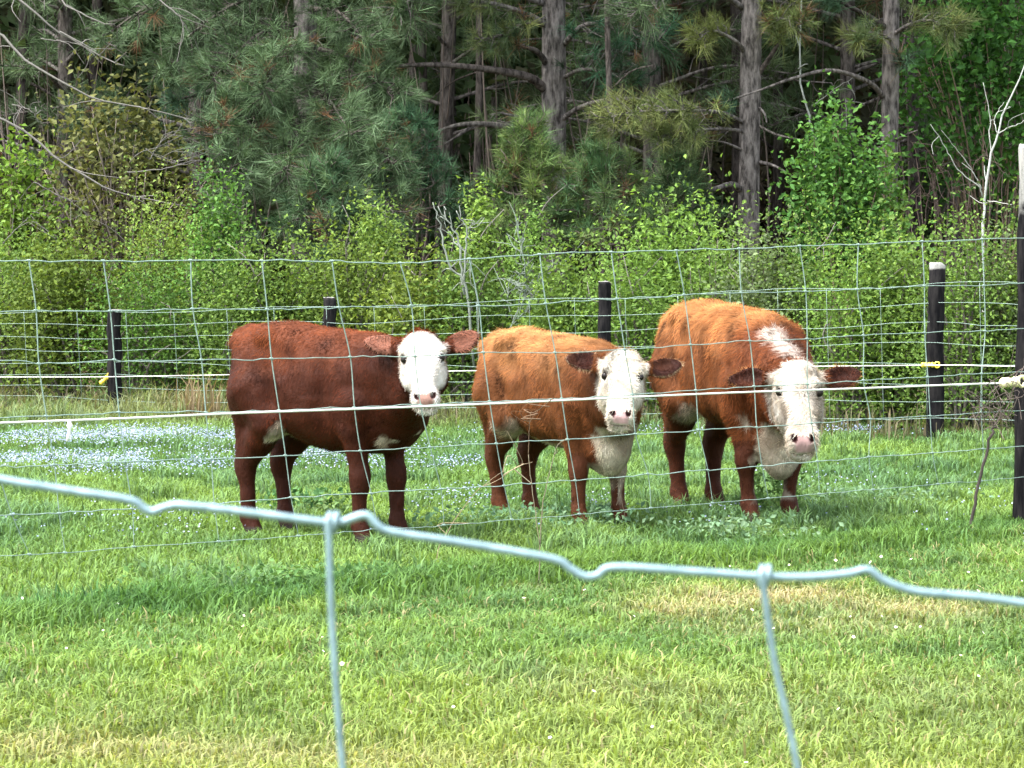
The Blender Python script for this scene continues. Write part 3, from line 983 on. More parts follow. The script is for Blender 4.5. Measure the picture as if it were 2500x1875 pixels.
# pines further back whose boughs hang between the trunks
for px, Y, lb, cc, c2, kk in ((150, 30.0, 'dusky pine behind the bare grey limbs at the upper left', PG, PB, 26), (1085, 30.5, 'pine whose boughs hang in the gap left of the tall bare trunk', PG, PB, 20),
                          (1590, 29.8, 'pine hanging its boughs between the tall bare trunk and the stout pine', PG, (.10, .14, .06), 26), (2060, 30.2, 'shadowy pine between the stout pine and the slim pine', PG, PB, 22),
                          (2330, 30.6, 'shadowy pine right of the slim pine', PG, PB, 20), (470, 29.6, 'pine just behind the broad soft-needled one', PG, PB, 24)):
    tp = trunk_path(px, 560, px + 6, 0, Y, 13, wob=.05)
    bs = []
    for k in range(kk):
        z = 1.9 + 3.2 * (k + rng.random()) / kk
        an = rng.random() * 6.283
        l = 1.1 + 1.0 * rng.random()
        p0 = tp[np.argmin(abs(tp[:, 2] - z))] * np.array((1, 1, 0)) + np.array((0, 0, z))
        d = np.array((math.cos(an), math.sin(an), .1))
        bs.append(dict(p=[p0, p0 + d * l * .5 + np.array((0, 0, .12)), p0 + d * l - np.array((0, 0, .12 * rng.random()))], r0=.022, ntuft=22, spread=.42, L=.19, n=30, w=.008, col=cc, col2=c2, t0=.2))
    pine(lb, tp, .085, .05, bs, None, bark=(.7, .68, .66))

# young pines in front of the trunks
def young_pine(label, px, top, Y, wpx, tiers, col, col2, low=640, L=.15, nt=9, n=40):
    a = at(px, top + 12, Y)
    tp = np.array([np.array((a[0], Y, z)) for z in np.linspace(-.05, a[2], 8)])
    tp[:, 0] += .02 * np.sin(tp[:, 2] * 3)
    zl = at(px, low, Y)[2]
    bo = []
    for k in range(tiers):
        f = k / (tiers - 1)
        z = a[2] - (a[2] - zl) * f
        for j in range(5):
            an = 6.283 * j / 5 + k * 1.1 + rng.random() * .5
            l = wpx / FPX * Y * (.16 + .84 * f ** .8) * (.75 + .4 * rng.random())
            p0 = np.array((tp[0, 0], Y, z))
            d = np.array((math.cos(an), math.sin(an) * .8, 0))
            bo.append(dict(p=[p0, p0 + d * l * .55 + np.array((0, 0, .04)), p0 + d * l + np.array((0, 0, .16 + .05 * rng.normal()))], r0=.012, r1=.004, ntuft=nt, spread=.20, L=L, n=n, col=col, col2=col2, t0=.3, up=.7))
    p0 = tp[-1]
    bo.append(dict(p=[tp[-2], (tp[-2] + p0) / 2, p0 + np.array((0, 0, .06))], r0=.012, r1=.004, ntuft=12, spread=.14, L=L, n=n, col=col, col2=col2, t0=.3, up=1.0))
    t = thing('young_pine', label, 'pine tree', tp[0] * np.array((1, 1, 0)))
    tr = Buf()
    tr.add(*tube(tp, np.linspace(.035, .008, len(tp)), 8), (.8, .75, .7))
    part(t, 'trunk', tr, M_BARK)
    ndl = Buf()
    for b_ in bo:
        wood = Buf()
        bough(wood, ndl, b_.pop('p'), wcol=(.8, .75, .7), **b_)
        part(t, 'branch', wood, M_BARK)
    part(t, 'needles', ndl, M_NEEDLE, kind='stuff')


young_pine('young pine with pale upright shoots in front of the tall bare-trunked pine', 1290, 348, 25.2, 175, 7, (.065, .13, .045), (.15, .21, .06), low=600)
young_pine('bushy young pine just right of the tall bare trunk, its shoots spread wide', 1470, 400, 25.0, 190, 6, (.05, .11, .045), (.13, .18, .06), low=600)
young_pine('dark young pine with a thin pointed leader left of the tall bare trunk', 990, 315, 25.4, 210, 7, (.035, .085, .045), (.075, .14, .065), low=610)
young_pine('low young pine below the pale drooping bough, left of the stout pine', 1650, 420, 25.6, 130, 5, (.045, .10, .045), (.11, .15, .06), low=600)
young_pine('small grey-green young pine beneath the broad soft-needled pine', 810, 430, 24.6, 170, 5, (.045, .10, .05), (.10, .16, .07), low=640)

# ------------------------------------------------------------------ leafy trees and shrubs
LG0, LG1 = (0.088, 0.155, 0.032), (0.185, 0.285, 0.050)
def far_y(px):
    return far_point(px, 900)[1]


bush('bright leafy young tree between the stout pine and the slim pine', 2045, 305, 24.6, 150, 120, 46, .056, (0.045, 0.125, 0.030), (0.105, 0.215, 0.045), cl=.12, name='leafy_tree', cat='tree', z0=.9, nstem=30)
bush('olive-brown leafy tree at the left, crossed by bare grey limbs', 300, 195, 26.2, 235, 130, 30, .065, (0.078, 0.098, 0.035), (0.165, 0.172, 0.062), cl=.13, name='leafy_tree', cat='tree', z0=.9, nstem=34, stem=(.2, .17, .14))
bush('dark green leafy tree in the top right corner', 2420, -60, 27.6, 230, 150, 30, .08, (0.030, 0.090, 0.022), (0.075, 0.19, 0.035), cl=.17, name='leafy_tree', cat='tree', z0=1.9, nstem=24)
bush('fresh green shrub at the left edge below the bare grey limbs', 20, 335, 25.6, 120, 60, 30, .06, (0.09, 0.17, 0.025), (0.17, 0.27, 0.045), cl=.11, z0=.9)
bush('dull green thicket at the left edge beside the olive-brown tree', 60, 470, 25.8, 150, 70, 30, .06, (0.055, 0.085, 0.03), (0.12, 0.15, 0.05), cl=.14, z0=.4)
bush('leafy vine climbing the foot of the slim pine', 2175, 360, 26.3, 45, 36, 24, .06, (0.07, 0.15, 0.035), (0.15, 0.24, 0.05), cl=.06, z0=.5, name='climbing_vine', cat='vine')

rowdef = [  # px, top, half width, tone, label
    (45, 610, 120, .9, 'bright green shrub in the left corner behind the far fence'),
    (150, 650, 110, .7, 'green shrub just left of the left black far post'),
    (330, 690, 120, .8, 'low green shrub right of the left black far post'),
    (415, 478, 130, 1.2, 'tall yellow-green shrub rising above the fence top at the left'),
    (530, 440, 70, 1.0, 'narrow yellow-green shrub with an upright tip beside the tall yellow-green one'),
    (590, 650, 110, .9, 'green shrub just left above the dark red heifer rump'),
    (720, 640, 110, .9, 'green shrub behind the back of the dark red heifer'),
    (860, 600, 120, .9, 'green shrub left of the bare pale-stemmed bush'),
    (925, 505, 60, 1.1, 'shrub with pale yellow-green upright sprigs left of the bare pale-stemmed bush'),
    (1020, 690, 110, .85, 'green shrub right behind the ear of the dark red heifer'),
    (1150, 660, 100, .75, 'green shrub at the foot of the bare pale-stemmed bush'),
    (1165, 490, 40, 1.2, 'thin yellow-green sprig standing right of the bare pale-stemmed bush'),
    (1300, 500, 60, 1.15, 'yellow-green shrub with tall sprigs in front of the young pines'),
    (1390, 690, 110, .85, 'green shrub above the back of the middle heifer'),
    (1540, 660, 100, .95, 'green shrub left behind the right heifer'),
    (1640, 535, 130, 1.15, 'big bright yellow-green shrub above the rump of the right heifer'),
    (1760, 590, 90, 1.0, 'green shrub in front of the stout pine'),
    (1860, 640, 100, .8, 'grey-green shrub right of the stout pine foot'),
    (1960, 600, 110, .9, 'green shrub above the head of the right heifer'),
    (2080, 620, 110, 1.0, 'bright green shrub below the leafy young tree'),
    (2190, 610, 90, 1.0, 'bright green shrub just left of the bleached far post'),
    (2350, 590, 100, .95, 'bright green shrub at the foot of the white sapling'),
    (2450, 630, 110, .8, 'pale grey-green shrub between the white sapling and the right edge'),
    (2560, 560, 110, .9, 'green shrub behind the big black post at the right edge'),
    (-80, 600, 120, .9, 'green shrub cut off by the left edge'),
]
for i, (px, top, wpx, tone, lb) in enumerate(rowdef):
    Y = far_y(px) + .75 + .8 * rng.random() + (.5 if top < 560 else 0)
    g = .75 + .25 * rng.random()
    hue = np.array((.97 + .08 * rng.normal(), 1, 1 + .25 * rng.random()))
    c0 = np.array(LG0) * tone * g * hue
    c1 = np.array(LG1) * tone * hue
    if 'grey-green' in lb:
        c0, c1 = (0.08, 0.12, 0.05), (0.16, 0.21, 0.10)
    bush(lb, px, top - 8, Y, wpx * 1.3, int(34 + wpx * .75), 62, .027 + .017 * rng.random(), c0, c1, cl=.135 if wpx > 70 else .07, stem=(.11, .10, .08), group='shrubs behind the far fence', z0=.10, nstem=22)

# dry grass fringe at the far fence
n = 5000
px_ = rng.uniform(-300, 2800, n)
x = (px_ - 1250) / FPX * 21
y = FL[1] + (x - FL[0]) * slope_far + rng.normal(.35, .28, n)
k = rng.random(n) < np.clip(.15 + 1.4 * fbm(x * 1.2, y * 0 + 2, 77) - .2 * (x > 1.5), 0, 1)
x, y = x[k], y[k]
n = len(x)
c = mixc((0.09, 0.11, 0.05), (0.16, 0.135, 0.09), rng.random(n)) * (.6 + .6 * rng.random(n))[:, None]
b = Buf().add(*blades(n, x, y, .07 + .20 * rng.random(n) ** 2, .007 + .004 * rng.random(n), c, .45))
single('dry_grass_fringe', b, M_GRASS, 'straw-coloured dry grass fringe along the far fence', 'grass', kind='stuff')
c0 = at(485, 1000, 21.3)
n = 110
b = Buf().add(*blades(n, rng.normal(c0[0], .09, n), rng.normal(21.3, .06, n), .18 + .28 * rng.random(n), .008, mixc((.17, .13, .075), (.23, .18, .115), rng.random(n)), .35, z=np.zeros(n)))
single('dry_grass_clump', b, M_GRASS, 'clump of tall tan dry grass by the far fence, left of the dark red heifer', 'grass clump')


# ------------------------------------------------------------------ bare trees, saplings and tangles
def branchy(name, label, cat, limbs, col, twigs=0, tl=.3, group=None, mat=None, base=None):
    b0 = limbs[0][0][0].copy() if base is None else np.array(base, float)
    b0[2] = 0
    t = thing(name, label, cat, b0, group)
    for L_ in limbs:
        P = smooth_path(L_[0], 18)
        wood = Buf()
        cc = np.asarray(L_[3] if len(L_) > 3 else col)
        wood.add(*tube(P + (rng.normal(size=P.shape) * min(.008, L_[1] * .35)), np.linspace(L_[1], L_[2], len(P)) * .6, 6), cc)
        for k in range(0 if name == 'dead_weed' and L_[1] > .005 else twigs):
            i = rng.integers(4, 17)
            d = unit(unit(P[i] - P[i - 1]) * .8 + rng.normal(size=3) * .7)
            l = tl * (.4 + .8 * rng.random())
            Q = smooth_path([P[i], P[i] + d * l * .5 + rng.normal(size=3) * .02, P[i] + d * l + rng.normal(size=3) * .05], 6)
            wood.add(*tube(Q, np.linspace(L_[2] * .9, .0022, 6), 4, False), cc * (.8 + .4 * rng.random()))
        part(t, 'limb', wood, mat or M_TWIG)
    return t


G1 = (0.125, 0.12, 0.11)
YL = 25.6
branchy('bare_tree', 'leafless grey tree whose long limbs slope down across the upper left', 'tree', [
    (A((-420, 980, YL), (-380, 500, YL), (-300, 150, YL), (-260, -200, YL)), .10, .05),
    (A((-300, 60, YL), (-100, 60, YL - .3), (0, 88, YL - .4), (70, 150, YL - .5), (170, 212, YL - .6), (260, 250, YL - .6), (375, 270, YL - .7), (500, 300, YL - .7)), .026, .006),
    (A((-280, -80, YL), (-50, -60, YL - .3), (60, 10, YL - .5), (150, 80, YL - .5), (235, 130, YL - .5), (300, 162, YL - .6)), .022, .008),
    (A((-260, -190, YL), (0, -90, YL - .2), (120, -20, YL - .4), (190, 30, YL - .5), (280, 62, YL - .6)), .02, .008),
    (A((100, 95, YL - .5), (190, 108, YL - .5), (230, 135, YL - .5)), .010, .004),
    (A((-330, 240, YL), (-100, 260, YL - .3), (45, 308, YL - .4), (150, 395, YL - .5), (260, 460, YL - .6), (340, 482, YL - .6), (455, 505, YL - .7)), .024, .007),
    (A((30, 255, YL - .4), (75, 270, YL - .5), (95, 300, YL - .5)), .010, .004),
    (A((310, 420, YL - .6), (400, 412, YL - .7), (470, 392, YL - .7), (520, 398, YL - .7)), .010, .004),
    (A((365, 390, YL - .7), (390, 350, YL - .7), (420, 320, YL - .7)), .008, .003),
    (A((355, 362, YL - .7), (380, 380, YL - .7), (425, 400, YL - .7)), .009, .003),
    (A((300, -40, YL - .3), (390, 0, YL - .4), (440, 45, YL - .5), (462, 80, YL - .5)), .014, .004),
    (A((85, 445, YL - .5), (130, 470, YL - .5), (185, 500, YL - .5), (230, 540, YL - .5)), .009, .003),
    (A((0, 600, YL - .5), (60, 540, YL - .5), (110, 500, YL - .5)), .009, .003),
], G1, twigs=6, tl=.34)
YS = 24.4
branchy('white_sapling', 'slender white-barked leafless sapling left of the big black post', 'sapling', [
    (A((2402, 1000, YS), (2400, 590, YS), (2402, 490, YS), (2418, 395, YS), (2436, 325, YS), (2462, 250, YS), (2497, 175, YS), (2530, 80, YS)), .022, .007, (0.34, 0.36, 0.335)),
    (A((2400, 480, YS), (2390, 455, YS), (2350, 425, YS), (2325, 390, YS), (2305, 355, YS), (2270, 300, YS)), .011, .004, (.22, .235, .21)),
    (A((2396, 460, YS), (2375, 420, YS), (2345, 375, YS), (2300, 320, YS)), .009, .003, (.2, .21, .19)),
    (A((2420, 378, YS), (2415, 330, YS), (2417, 280, YS), (2400, 200, YS)), .010, .004, (.32, .33, .30)),
    (A((2436, 327, YS), (2470, 310, YS), (2500, 295, YS), (2560, 250, YS)), .010, .004, (.26, .275, .25)),
    (A((2435, 325, YS), (2428, 290, YS), (2450, 250, YS)), .008, .003, (.4, .42, .38)),
    (A((2412, 490, YS), (2440, 494, YS), (2470, 500, YS)), .008, .004, (.5, .5, .46)),
], G1, twigs=1, tl=.25)
YT = 21.8
PALE = (0.19, 0.215, 0.185)
branchy('bare_bush', 'bare pale-stemmed bush forking upward above the back of the dark red heifer', 'bush', [
    (A((1160, 900, YT), (1140, 705, YT), (1115, 670, YT), (1090, 628, YT), (1078, 570, YT), (1070, 530, YT), (1058, 490, YT)), .018, .006),
    (A((1135, 720, YT), (1125, 650, YT), (1123, 595, YT), (1108, 560, YT), (1090, 535, YT), (1068, 505, YT)), .017, .006),
    (A((1130, 690, YT), (1137, 625, YT), (1137, 585, YT), (1142, 560, YT), (1125, 535, YT), (1115, 515, YT)), .015, .005),
    (A((1142, 560, YT), (1155, 545, YT)), .006, .003),
    (A((1122, 595, YT), (1100, 572, YT), (1085, 545, YT)), .007, .003),
    (A((1170, 880, YT), (1165, 730, YT), (1150, 690, YT), (1145, 650, YT)), .008, .003),
], PALE, twigs=4, tl=.16)
branchy('bare_bush', 'feathery lichen-grey leafless bush between the dark red and middle heifers', 'bush', [
    (A((1240, 900, YT), (1250, 790, YT), (1290, 715, YT), (1330, 665, YT), (1370, 625, YT)), .009, .003),
    (A((1250, 780, YT), (1240, 720, YT), (1270, 700, YT), (1300, 690, YT)), .007, .003),
    (A((1260, 780, YT), (1300, 740, YT), (1320, 700, YT), (1325, 650, YT)), .007, .003),
    (A((1245, 800, YT), (1280, 760, YT), (1295, 735, YT), (1265, 705, YT)), .006, .003),
    (A((1280, 640, YT), (1272, 600, YT), (1262, 560, YT)), .008, .004),
    (A((1275, 760, YT), (1282, 700, YT), (1280, 640, YT)), .008, .005),
], (0.17, 0.21, 0.17), twigs=16, tl=.20)
YR = 27.4
lim = []
for k in range(26):
    x0 = 2200 + rng.random() * 290
    y1 = 380 + rng.random() * 130
    x1 = x0 + rng.normal() * 55
    yy = YR + rng.normal() * .4
    lim.append((A((x0, 760, yy), ((x0 + x1) / 2 + rng.normal() * 12, (760 + y1) / 2, yy), (x1, y1, yy), (x1 + rng.normal() * 40, y1 + 20 - 60 * rng.random(), yy)), .010, .003, np.array((.13, .095, .08)) * (.6 + .8 * rng.random())))
branchy('bare_thicket', 'dark brown leafless tangle of stems behind the white sapling', 'thicket', lim, G1, twigs=3, tl=.3)
YW = 27.8
branchy('bare_tree', 'thin pale-grey bent stem behind the leafy young tree', 'tree', [
    (A((1990, 760, YW), (1993, 370, YW), (1985, 330, YW), (1975, 290, YW), (1965, 230, YW), (1950, 160, YW), (1960, -40, YW)), .022, .012, (.26, .29, .26)),
    (A((1982, 260, YW), (2015, 235, YW), (2045, 212, YW), (2100, 180, YW)), .008, .004, (.26, .27, .24)),
    (A((2066, 420, YW), (2066, 300, YW), (2064, 240, YW)), .008, .005, (.24, .25, .22)),
], G1, twigs=3, tl=.3)

# dark slender trunks inside the wood
for i, (px, yt, Y, rr, lb, tone) in enumerate(((1155, 130, 29.5, .042, 'thin dark crooked trunk left of the tall bare-trunked pine', .55), (1003, 160, 31.5, .045, 'left of two short pale trunks deep in the wood above the dark red heifer', 1.0),
                                       (1030, 160, 31.0, .05, 'right of two short trunks deep in the wood above the dark red heifer', .7), (1515, 0, 30.5, .03, 'thin grey trunk seen through the boughs right of the tall bare trunk', .9),
                                       (1420, 200, 32.0, .045, 'dim trunk just right of the tall bare-trunked pine', .5), (1210, 200, 33.0, .05, 'dim trunk half hidden left of the tall bare trunk', .5),
                                       (1790, 100, 30.0, .07, 'dark trunk close behind the stout pine on its left', .35), (1885, 100, 31.5, .06, 'dark trunk close behind the stout pine on its right', .4),
                                       (1570, 330, 29.0, .04, 'short dim trunk below the pale drooping bough', .6), (1510, 560, 25.8, .028, 'thin grey stem at the gap above the middle heifer', .8),
                                       (2225, 200, 29.2, .06, 'dark trunk right beside the slim pine', .35), (2330, 100, 31.0, .06, 'dim trunk deep behind the white sapling', .45),
                                       (235, 480, 29.5, .06, 'dark trunk at the gap above the left black far post', .3), (60, 200, 31.0, .07, 'dim trunk at the left edge behind the bare grey limbs', .45),
                                       (1100, 120, 34.0, .05, 'farthest dim trunk in the dark gap left of the tall bare trunk', .55), (1730, 250, 33.0, .05, 'dim trunk behind the pale drooping bough', .5))):
    tp = trunk_path(px, 560, px + rng.normal() * 8, 0, Y, 11, wob=.10)
    t = thing('slender_tree', lb, 'tree', tp[0] * np.array((1, 1, 0)), 'slender trunks inside the wood')
    tr = Buf()
    P = smooth_path(tp, 30)
    tr.add(*tube(P, np.linspace(rr, rr * .55, 30), 8), np.array((1, .95, .92)) * tone)
    part(t, 'trunk', tr, M_BARK)
    for k in range(7):
        br = Buf()
        j = rng.integers(5, 26)
        d = unit(np.array((rng.normal(), rng.normal() * .4, rng.normal() * .4)))
        l = .5 + .9 * rng.random()
        br.add(*tube(smooth_path([P[j], P[j] + d * l * .5 + np.array((0, 0, .06)), P[j] + d * l], 8), np.linspace(rr * .28, .005, 8), 5), np.array((1, .95, .9)) * tone)
        part(t, 'branch', br, M_BARK)
    fol = Buf()
    C = tp[-1] + rng.normal(size=(26, 3)) * np.array((1.1, 1.1, 1.6)) - np.array((0, 0, 1.6))
    fol.add(*leaf_quads(np.repeat(C, 26, 0) + rng.normal(size=(26 * 26, 3)) * .3, .20, mixc((.03, .06, .025), (.06, .10, .035), rng.random(26 * 26))))
    part(t, 'crown', fol, M_LEAF, kind='stuff')

# ------------------------------------------------------------------ the wood behind, one mass
wd = Buf()
n = 95000
Y = rng.uniform(30.5, 44, n)
X = (rng.random(n) * 2 - 1) * (.1737 * Y + 5)
Z = rng.random(n) ** 1.1 * 12.5
dens = fbm(X * .45 + 7, Z * .45 + Y * .15, 83)
k = dens > .40 - .10 * (Y > 38)
X, Y, Z = X[k], Y[k], Z[k]
n = len(X)
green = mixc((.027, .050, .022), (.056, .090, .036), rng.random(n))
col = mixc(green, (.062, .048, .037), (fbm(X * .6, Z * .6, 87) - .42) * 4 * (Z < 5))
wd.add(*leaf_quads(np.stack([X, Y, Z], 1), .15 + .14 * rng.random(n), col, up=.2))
n = 11000                                         # closing canopy
Y = rng.uniform(28.5, 45, n)
X = (rng.random(n) * 2 - 1) * 15
Z = rng.uniform(6.5, 13.5, n)
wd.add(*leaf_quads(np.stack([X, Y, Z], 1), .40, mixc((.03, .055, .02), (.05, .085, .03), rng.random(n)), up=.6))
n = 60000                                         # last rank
Y = rng.uniform(44, 48, n)
X = (rng.random(n) * 2 - 1) * 17
Z = rng.random(n) * 15
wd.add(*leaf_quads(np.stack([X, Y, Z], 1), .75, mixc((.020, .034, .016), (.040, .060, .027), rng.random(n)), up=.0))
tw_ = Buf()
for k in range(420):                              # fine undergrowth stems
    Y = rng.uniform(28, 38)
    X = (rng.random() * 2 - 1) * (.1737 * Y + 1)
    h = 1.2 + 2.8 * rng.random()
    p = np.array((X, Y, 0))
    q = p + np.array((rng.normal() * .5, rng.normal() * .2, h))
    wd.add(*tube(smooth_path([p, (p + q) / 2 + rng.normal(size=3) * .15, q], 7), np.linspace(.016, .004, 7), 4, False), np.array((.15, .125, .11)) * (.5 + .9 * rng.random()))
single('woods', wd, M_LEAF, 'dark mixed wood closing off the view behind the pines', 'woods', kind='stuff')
# ------------------------------------------------------------------ cattle
def mat_coat():
    m, nt, b = new_mat('cattle_coat')
    a = N(nt, 'ShaderNodeVertexColor', layer_name='Col')
    tc = N(nt, 'ShaderNodeTexCoord')
    mp = N(nt, 'ShaderNodeMapping')
    mp.inputs['Scale'].default_value = (1, 1, 0.6)
    nt.links.new(tc.outputs['Object'], mp.inputs['Vector'])
    nz = N(nt, 'ShaderNodeTexNoise', Scale=15.0, Detail=7.0, Roughness=0.68, Distortion=0.8)
    nt.links.new(mp.outputs[0], nz.inputs['Vector'])
    rp = N(nt, 'ShaderNodeValToRGB')
    rp.color_ramp.elements[0].position, rp.color_ramp.elements[1].position = 0.3, 0.7
    rp.color_ramp.elements[0].color = (0.55, 0.52, 0.50, 1)
    rp.color_ramp.elements[1].color = (1, 1, 1, 1)
    nt.links.new(nz.outputs['Fac'], rp.inputs[0])
    mul = N(nt, 'ShaderNodeMix', data_type='RGBA', blend_type='MULTIPLY')
    mul.inputs[0].default_value = 1.0
    nt.links.new(a.outputs['Color'], mul.inputs[6])
    nt.links.new(rp.outputs[0], mul.inputs[7])
    nt.links.new(mul.outputs[2], b.inputs['Base Color'])
    b.inputs['Roughness'].default_value = 0.62
    b.inputs['Specular IOR Level'].default_value = 0.10
    bp = N(nt, 'ShaderNodeBump', Strength=0.7, Distance=0.02)
    nt.links.new(nz.outputs['Fac'], bp.inputs['Height'])
    nt.links.new(bp.outputs[0], b.inputs['Normal'])
    return m


M_COAT = mat_coat()
M_FUR = mat_leaf('cattle_hair', trans=0.25, rough=0.65, spec=0.06, tint=(1.3, 1.05, 0.85))
M_EYE, _nt, _b = new_mat('dark_eye')
_b.inputs['Base Color'].default_value = (0.012, 0.009, 0.008, 1)
_b.inputs['Roughness'].default_value = 0.25
_b.inputs['Specular IOR Level'].default_value = 0.2


class Vol:
    def __init__(self, lo, hi, h):
        self.h, self.lo = h, np.asarray(lo, float)
        self.n = np.ceil((np.asarray(hi) - self.lo) / h).astype(int) + 1
        self.f = np.full(self.n, 0.4, np.float32)
        self.ax = [self.lo[i] + h * np.arange(self.n[i]) for i in range(3)]

    def block(self, lo, hi):
        a = np.clip(np.floor((np.asarray(lo) - self.lo) / self.h).astype(int), 0, self.n - 1)
        b = np.clip(np.ceil((np.asarray(hi) - self.lo) / self.h).astype(int) + 1, 1, self.n)
        sl = tuple(slice(a[i], b[i]) for i in range(3))
        X, Y, Z = np.meshgrid(*[self.ax[i][sl[i]].astype(np.float32) for i in range(3)], indexing='ij')
        return sl, X, Y, Z

    def blend(self, sl, d, k):
        a = self.f[sl]
        if k <= 0:
            self.f[sl] = np.minimum(a, d)
        else:
            t = np.maximum(k - np.abs(a - d), 0) / k
            self.f[sl] = np.minimum(a, d) - t * t * k * 0.25

    def cut(self, sl, d, k):
        a, d = self.f[sl], -d
        t = np.maximum(k - np.abs(a - d), 0) / max(k, 1e-6)
        self.f[sl] = np.maximum(a, d) + t * t * k * 0.25

    def cone(self, a, b, ra, rb, k=0.05):
        a, b = np.asarray(a, float), np.asarray(b, float)
        m = max(ra, rb) + k + 0.03
        sl, X, Y, Z = self.block(np.minimum(a, b) - m, np.maximum(a, b) + m)
        ba = b - a
        t = np.clip(((X - a[0]) * ba[0] + (Y - a[1]) * ba[1] + (Z - a[2]) * ba[2]) / max(ba @ ba, 1e-9), 0, 1)
        d = np.sqrt((X - a[0] - t * ba[0]) ** 2 + (Y - a[1] - t * ba[1]) ** 2 + (Z - a[2] - t * ba[2]) ** 2) - (ra + (rb - ra) * t)
        self.blend(sl, d, k)

    def chain(self, pts, rad, k=0.03):
        for i in range(len(pts) - 1):
            self.cone(pts[i], pts[i + 1], rad[i], rad[i + 1], k)

    def ell(self, c, r, k=0.05, R=None, cut=False):
        """ellipsoid; R rows are its axes"""
        c, r = np.asarray(c, float), np.asarray(r, float)
        R = np.eye(3) if R is None else np.asarray(R, float)
        e = np.sqrt(((R * r[:, None]) ** 2).sum(0)) + k + 0.03
        sl, X, Y, Z = self.block(c - e, c + e)
        X, Y, Z = X - c[0], Y - c[1], Z - c[2]
        q = [(X * R[i, 0] + Y * R[i, 1] + Z * R[i, 2]) for i in range(3)]
        k0 = np.sqrt(sum((q[i] / r[i]) ** 2 for i in range(3)))
        k1 = np.sqrt(sum((q[i] / r[i] ** 2) ** 2 for i in range(3)))
        d = k0 * (k0 - 1) / np.maximum(k1, 1e-6)
        (self.cut if cut else self.blend)(sl, d, k)

    def loft(self, o, R, st, k=0.05, p=2.3):
        """st rows: t, half width, top, bottom; R rows: along, side, up"""
        o, R, st = np.asarray(o, float), np.asarray(R, float), np.asarray(st, float)
        m = k + 0.03
        cs = []
        for t in (st[0, 0] - m, st[-1, 0] + m):
            for w in (-st[:, 1].max() - m, st[:, 1].max() + m):
                for z in (st[:, 3].min() - m, st[:, 2].max() + m):
                    cs.append(o + t * R[0] + w * R[1] + z * R[2])
        cs = np.array(cs)
        sl, X, Y, Z = self.block(cs.min(0), cs.max(0))
        X, Y, Z = X - o[0], Y - o[1], Z - o[2]
        t = X * R[0, 0] + Y * R[0, 1] + Z * R[0, 2]
        s = X * R[1, 0] + Y * R[1, 1] + Z * R[1, 2]
        u = X * R[2, 0] + Y * R[2, 1] + Z * R[2, 2]
        tt = np.linspace(st[0, 0], st[-1, 0], 120)
        def sm(col):
            v = smooth_path(np.c_[st[:, 0], st[:, col], st[:, 0] * 0], 240)
            return np.interp(t, v[:, 0], v[:, 1]).astype(np.float32)
        w, top, bot = np.maximum(sm(1), 0.004), sm(2), sm(3)
        zc, hh = (top + bot) / 2, np.maximum((top - bot) / 2, 0.004)
        q = ((np.abs(s) / w) ** p + (np.abs(u - zc) / hh) ** p) ** (1 / p)
        d = (q - 1) * np.minimum(w, hh)
        d = np.maximum(d, np.maximum(st[0, 0] - t, t - st[-1, 0]))
        self.blend(sl, d, k)

    def mesh(self):
        """naive surface nets -> vertices, quads, normals"""
        f = self.f
        ins = f < 0
        c = np.zeros(np.array(f.shape) - 1, np.int8)
        for dx in (0, 1):
            for dy in (0, 1):
                for dz in (0, 1):
                    c += ins[dx:f.shape[0] - 1 + dx, dy:f.shape[1] - 1 + dy, dz:f.shape[2] - 1 + dz]
        I, J, K = np.nonzero((c > 0) & (c < 8))
        idx = np.full(c.shape, -1, np.int32)
        idx[I, J, K] = np.arange(len(I))
        acc = np.zeros((len(I), 3))
        cnt = np.zeros(len(I))
        cor = [(0, 0, 0), (1, 0, 0), (0, 1, 0), (1, 1, 0), (0, 0, 1), (1, 0, 1), (0, 1, 1), (1, 1, 1)]
        val = [f[I + a, J + b, K + d] for a, b, d in cor]
        for p in range(8):
            for q in range(p + 1, 8):
                dif = np.array(cor[q]) - np.array(cor[p])
                if abs(dif).sum() != 1:
                    continue
                va, vb = val[p], val[q]
                mk = (va < 0) != (vb < 0)
                t = va / np.where(mk, va - vb, 1)
                acc += np.where(mk[:, None], np.array(cor[p]) + t[:, None] * dif, 0)
                cnt += mk
        V = self.lo + (np.c_[I, J, K] + acc / cnt[:, None]) * self.h
        Q = []
        for ax in range(3):
            o = [0, 0, 0]; o[ax] = 1
            a = ins[:f.shape[0] - o[0], :f.shape[1] - o[1], :f.shape[2] - o[2]]
            b = ins[o[0]:, o[1]:, o[2]:]
            i, j, k = np.nonzero(a != b)
            g = np.c_[i, j, k]
            u, v = [(1, 2), (2, 0), (0, 1)][ax]
            ok = (g[:, u] > 0) & (g[:, v] > 0) & (g[:, u] < c.shape[u]) & (g[:, v] < c.shape[v]) & (g[:, ax] < c.shape[ax])
            g = g[ok]
            flip = a[g[:, 0], g[:, 1], g[:, 2]]
            eu, ev = np.eye(3, dtype=int)[u], np.eye(3, dtype=int)[v]
            q4 = [idx[tuple((g - eu * x - ev * y).T)] for x, y in ((1, 1), (0, 1), (0, 0), (1, 0))]
            q4 = np.stack(q4, 1)
            q4 = np.where(flip[:, None], q4, q4[:, ::-1])
            Q.append(q4)
        Q = np.concatenate(Q)
        Q = Q[(Q >= 0).all(1)]
        # relax a little
        e = np.concatenate([Q[:, [0, 1]], Q[:, [1, 2]], Q[:, [2, 3]], Q[:, [3, 0]]])
        deg = np.bincount(e[:, 0], minlength=len(V)) + np.bincount(e[:, 1], minlength=len(V))
